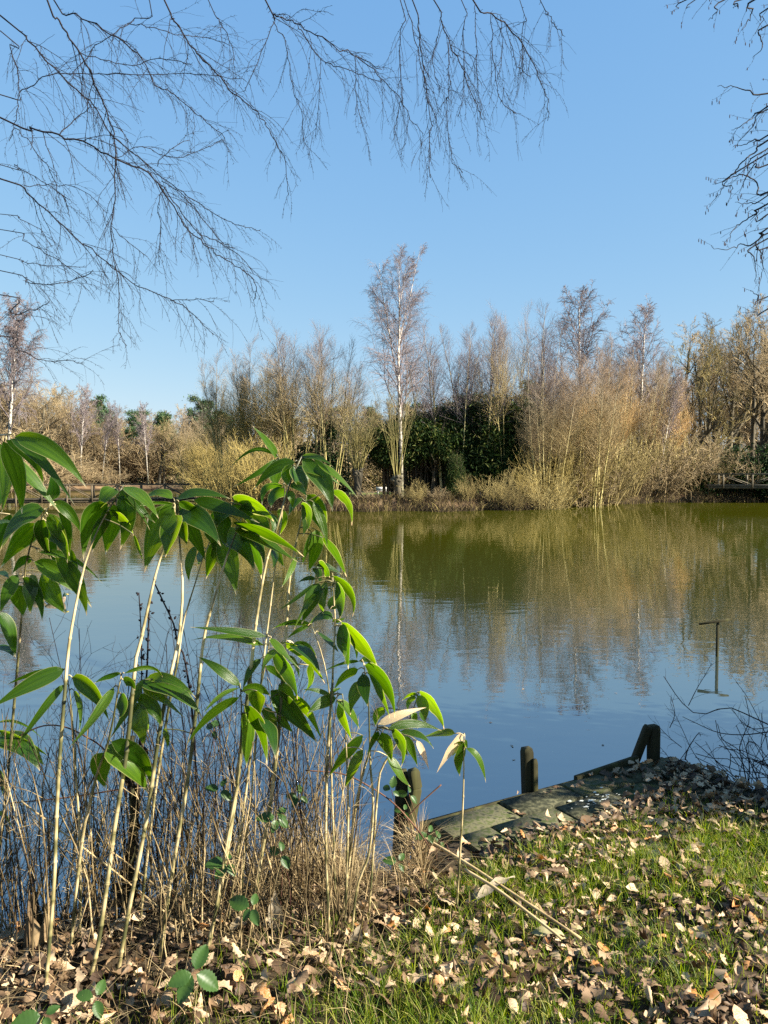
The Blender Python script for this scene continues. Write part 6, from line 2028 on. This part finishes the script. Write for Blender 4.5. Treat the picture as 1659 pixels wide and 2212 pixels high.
ALD = [
    [(721, 935), (640, 1010), (560, 1070), (500, 1150), (440, 1220), (400, 1300), (325, 1380)], [(721, 1290), (650, 1230), (570, 1170), (500, 1180), (430, 1210), (350, 1240)],
    [(721, 1530), (690, 1570), (610, 1640), (540, 1640), (450, 1670), (340, 1657)], [(721, 620), (600, 607), (520, 585), (375, 572)], [(721, 705), (640, 760), (560, 830), (475, 875)],
    [(721, 730), (620, 850), (515, 945)], [(721, 1310), (600, 1360), (505, 1358)], [(721, 1370), (640, 1430), (560, 1480), (490, 1540), (460, 1620)], [(645, -10), (620, 70), (590, 140), (545, 200)],
    [(721, 170), (680, 250), (680, 320), (615, 385)], [(450, -10), (380, 80), (320, 140)], [(190, -10), (125, 65)], [(245, -10), (190, 50)], [(721, 910), (640, 930), (560, 970), (490, 975)],
    [(690, 1580), (680, 1700), (690, 1800), (650, 1955)], [(640, 1640), (620, 1700), (640, 1780), (635, 1900)], [(721, 1985), (650, 1970), (595, 1945)], [(700, 1000), (600, 1080), (570, 1210)],
    [(721, 60), (690, 130), (630, 230)], [(560, -10), (520, 30), (480, 55)], [(721, 1100), (640, 1095), (580, 1180), (530, 1300)], [(721, 1440), (650, 1440), (600, 1480)], [(721, 2075), (640, 2085), (570, 2100)],
    [(470, 1180), (480, 1260), (450, 1360)], [(721, 1660), (660, 1650), (640, 1760)],
]
A0 = np.array([4.3, 4.9, .1])
aroot = empty('alder_tree', tuple(A0))
tag(aroot, 'near alder with small hanging catkins at the upper right picture edge', 'alder')
T, RT2 = trunk_line(g, 9.5, .02, 12, .02, .13, .1, A0)
link('trunk', Bag().add(*tubes(T, RT2, 9)).mesh('trunk', M['wood_bark'], A0), aroot)
for pts in ALD:
    kp = KR(pts)
    d0 = 5.2 + g.uniform(-.4, .4)
    P = [at(x, y, d0 + g.normal() * .05) for x, y in kp]
    q = T[0, int(np.clip(np.searchsorted(T[0, :, 2], P[0][2] + .35), 2, 11))]
    P = [q, q * .35 + P[0] * .65 + [0, 0, .12]] + P
    line = smooth_line(P, 5) + g.normal(size=(len(P) * 5 - 4, 3)) * .004
    R = np.linspace(.0075, .0014, len(line))
    br = link('branch', Bag().tube(line, R, 6).mesh('branch', M['alder'], A0), aroot)
    vis = resample(line[8:], 20)[None]
    Lv = np.linalg.norm(np.diff(vis[0], axis=0), axis=1).sum()
    RV = np.linspace(.003, .0014, 20)[None]
    A, RA = spawn(g, vis, RV, max(4, int(Lv * 10)), .15, 1, .2, (.4, .9), -.05, .10, 6, .4, .6, .5, False, .0009)
    bag = Bag().add(*tubes(A, RA, 4))
    Cc, RC = spawn(g, A, RA, 5, .1, 1, .009, (.6, 1.1), 0, .05, 1, 0, .9, .6, False, .0012)
    bag.add(*tubes(Cc, RC, 3))
    tw = link('twigs', bag.mesh('twigs', M['alder'], A0), br)
    # catkins hang straight down
    ends = np.concatenate([A[:, -1], A[:, -2], A[:, -3]])
    ends = ends[g.random(len(ends)) < .4]
    ct = Bag()
    n = len(ends)
    ll = g.uniform(.014, .03, n)
    s = np.array([0, .15, .5, .85, 1])
    Pc = ends[:, None] + np.array([0, 0, -1.0]) * (s[None] * ll[:, None])[..., None] + g.normal(size=(n, 1, 3)) * .003
    Rc = .003 * np.array([.25, .8, 1, .8, .2])[None] * np.ones((n, 1))
    ct.add(*tubes(Pc, Rc, 5))
    o = link('catkins', ct.mesh('catkins', M['catkin'], A0), br)
# the alder's upper crown, above and outside the picture
L1, R1 = spawn(g, T, RT2, 22, .35, .98, .3, (.6, 1.1), .08, .1, 7, .5, .45, .2)
L1, R1 = L1[L1[:, :, 0].min(1) > 3.2], R1[L1[:, :, 0].min(1) > 3.2]
bag = Bag().add(*tubes(L1, R1, 5))
L2, R2 = spawn(g, L1, R1, 8, .2, 1, .35, (.4, .9), .03, .14, 5, .4, .5, .3, rmin=.003)
ok = L2[:, :, 0].min(1) > 3.1
L2, R2 = L2[ok], R2[ok]
bag.add(*tubes(L2, R2, 3))
link('crown', bag.mesh('crown', M['alder'], A0), aroot)

# evergreen bushes added out of view at right to shade landing and near water
for k, (bx, by, s_) in enumerate([(4.25, 3.3, .95), (6.7, 3.3, 1.45), (5.6, 4.3, 1.2)]):
    pr = copy_tree(EV)
    pr.name = 'shade_bush'
    pr.location = (bx, by, float(bank_z(bx, by)) - .1)
    pr.rotation_euler = (0, 0, k * 2.0)
    pr.scale = (s_ * .55, s_ * .34, s_ * .88)
    tag(pr, ['smaller unseen shade bush added on the right bank', 'tall unseen shade bush added farthest right on the bank', 'unseen shade bush added beside the alder trunk'][k], 'bush', 'added shade bushes on the right bank')
# brush that closes the foot of the distant woods
for i, x in enumerate(range(-80, 1700, 30)):
    d = 126 + 8 * math.sin(i * 1.7) if x < 500 else 96 + 5 * math.sin(i * 2.1)
    t = (955 if x < 500 else 950) + 14 * math.sin(i * 2.9)
    plant((SJ, SH)[i % 2], x, t, d, 'dim brush closing the foot of the distant wood', 'shrub', 'brush under the distant woods', wide=1.7)

# parts made of countless tiny pieces
for o in bpy.data.objects:
    if o.parent is not None and o.name.split('.')[0] in ('twigs', 'catkins', 'seed_head', 'lichen_patch', 'thicket', 'crown', 'leaves'):
        o['kind'] = 'stuff'
# look-alikes of the background are told apart by their place in the row
ONES = 'first second third fourth fifth sixth seventh eighth ninth tenth eleventh twelfth thirteenth fourteenth fifteenth sixteenth seventeenth eighteenth nineteenth'.split()
TENS = {20: 'twent', 30: 'thirt', 40: 'fort', 50: 'fift', 60: 'sixt'}


def ordinal(n):
    if n < 20:
        return ONES[n - 1]
    t = n // 10 * 10
    return TENS[t] + ('ieth' if n == t else 'y-' + ONES[n - t - 1])


rows = {}
for o in bpy.data.objects:
    if o.parent is None and 'group' in o and 'label' in o and o['group'] != 'fallen oak leaves at the front of the bank':
        rows.setdefault(o['label'], []).append(o)
for lb, os_ in rows.items():
    if len(os_) > 1:
        os_.sort(key=lambda q: q.location.x / max(q.location.y, .1))
        for k, o in enumerate(os_):
            o['label'] = lb + ', ' + ordinal(k + 1) + ' from left'
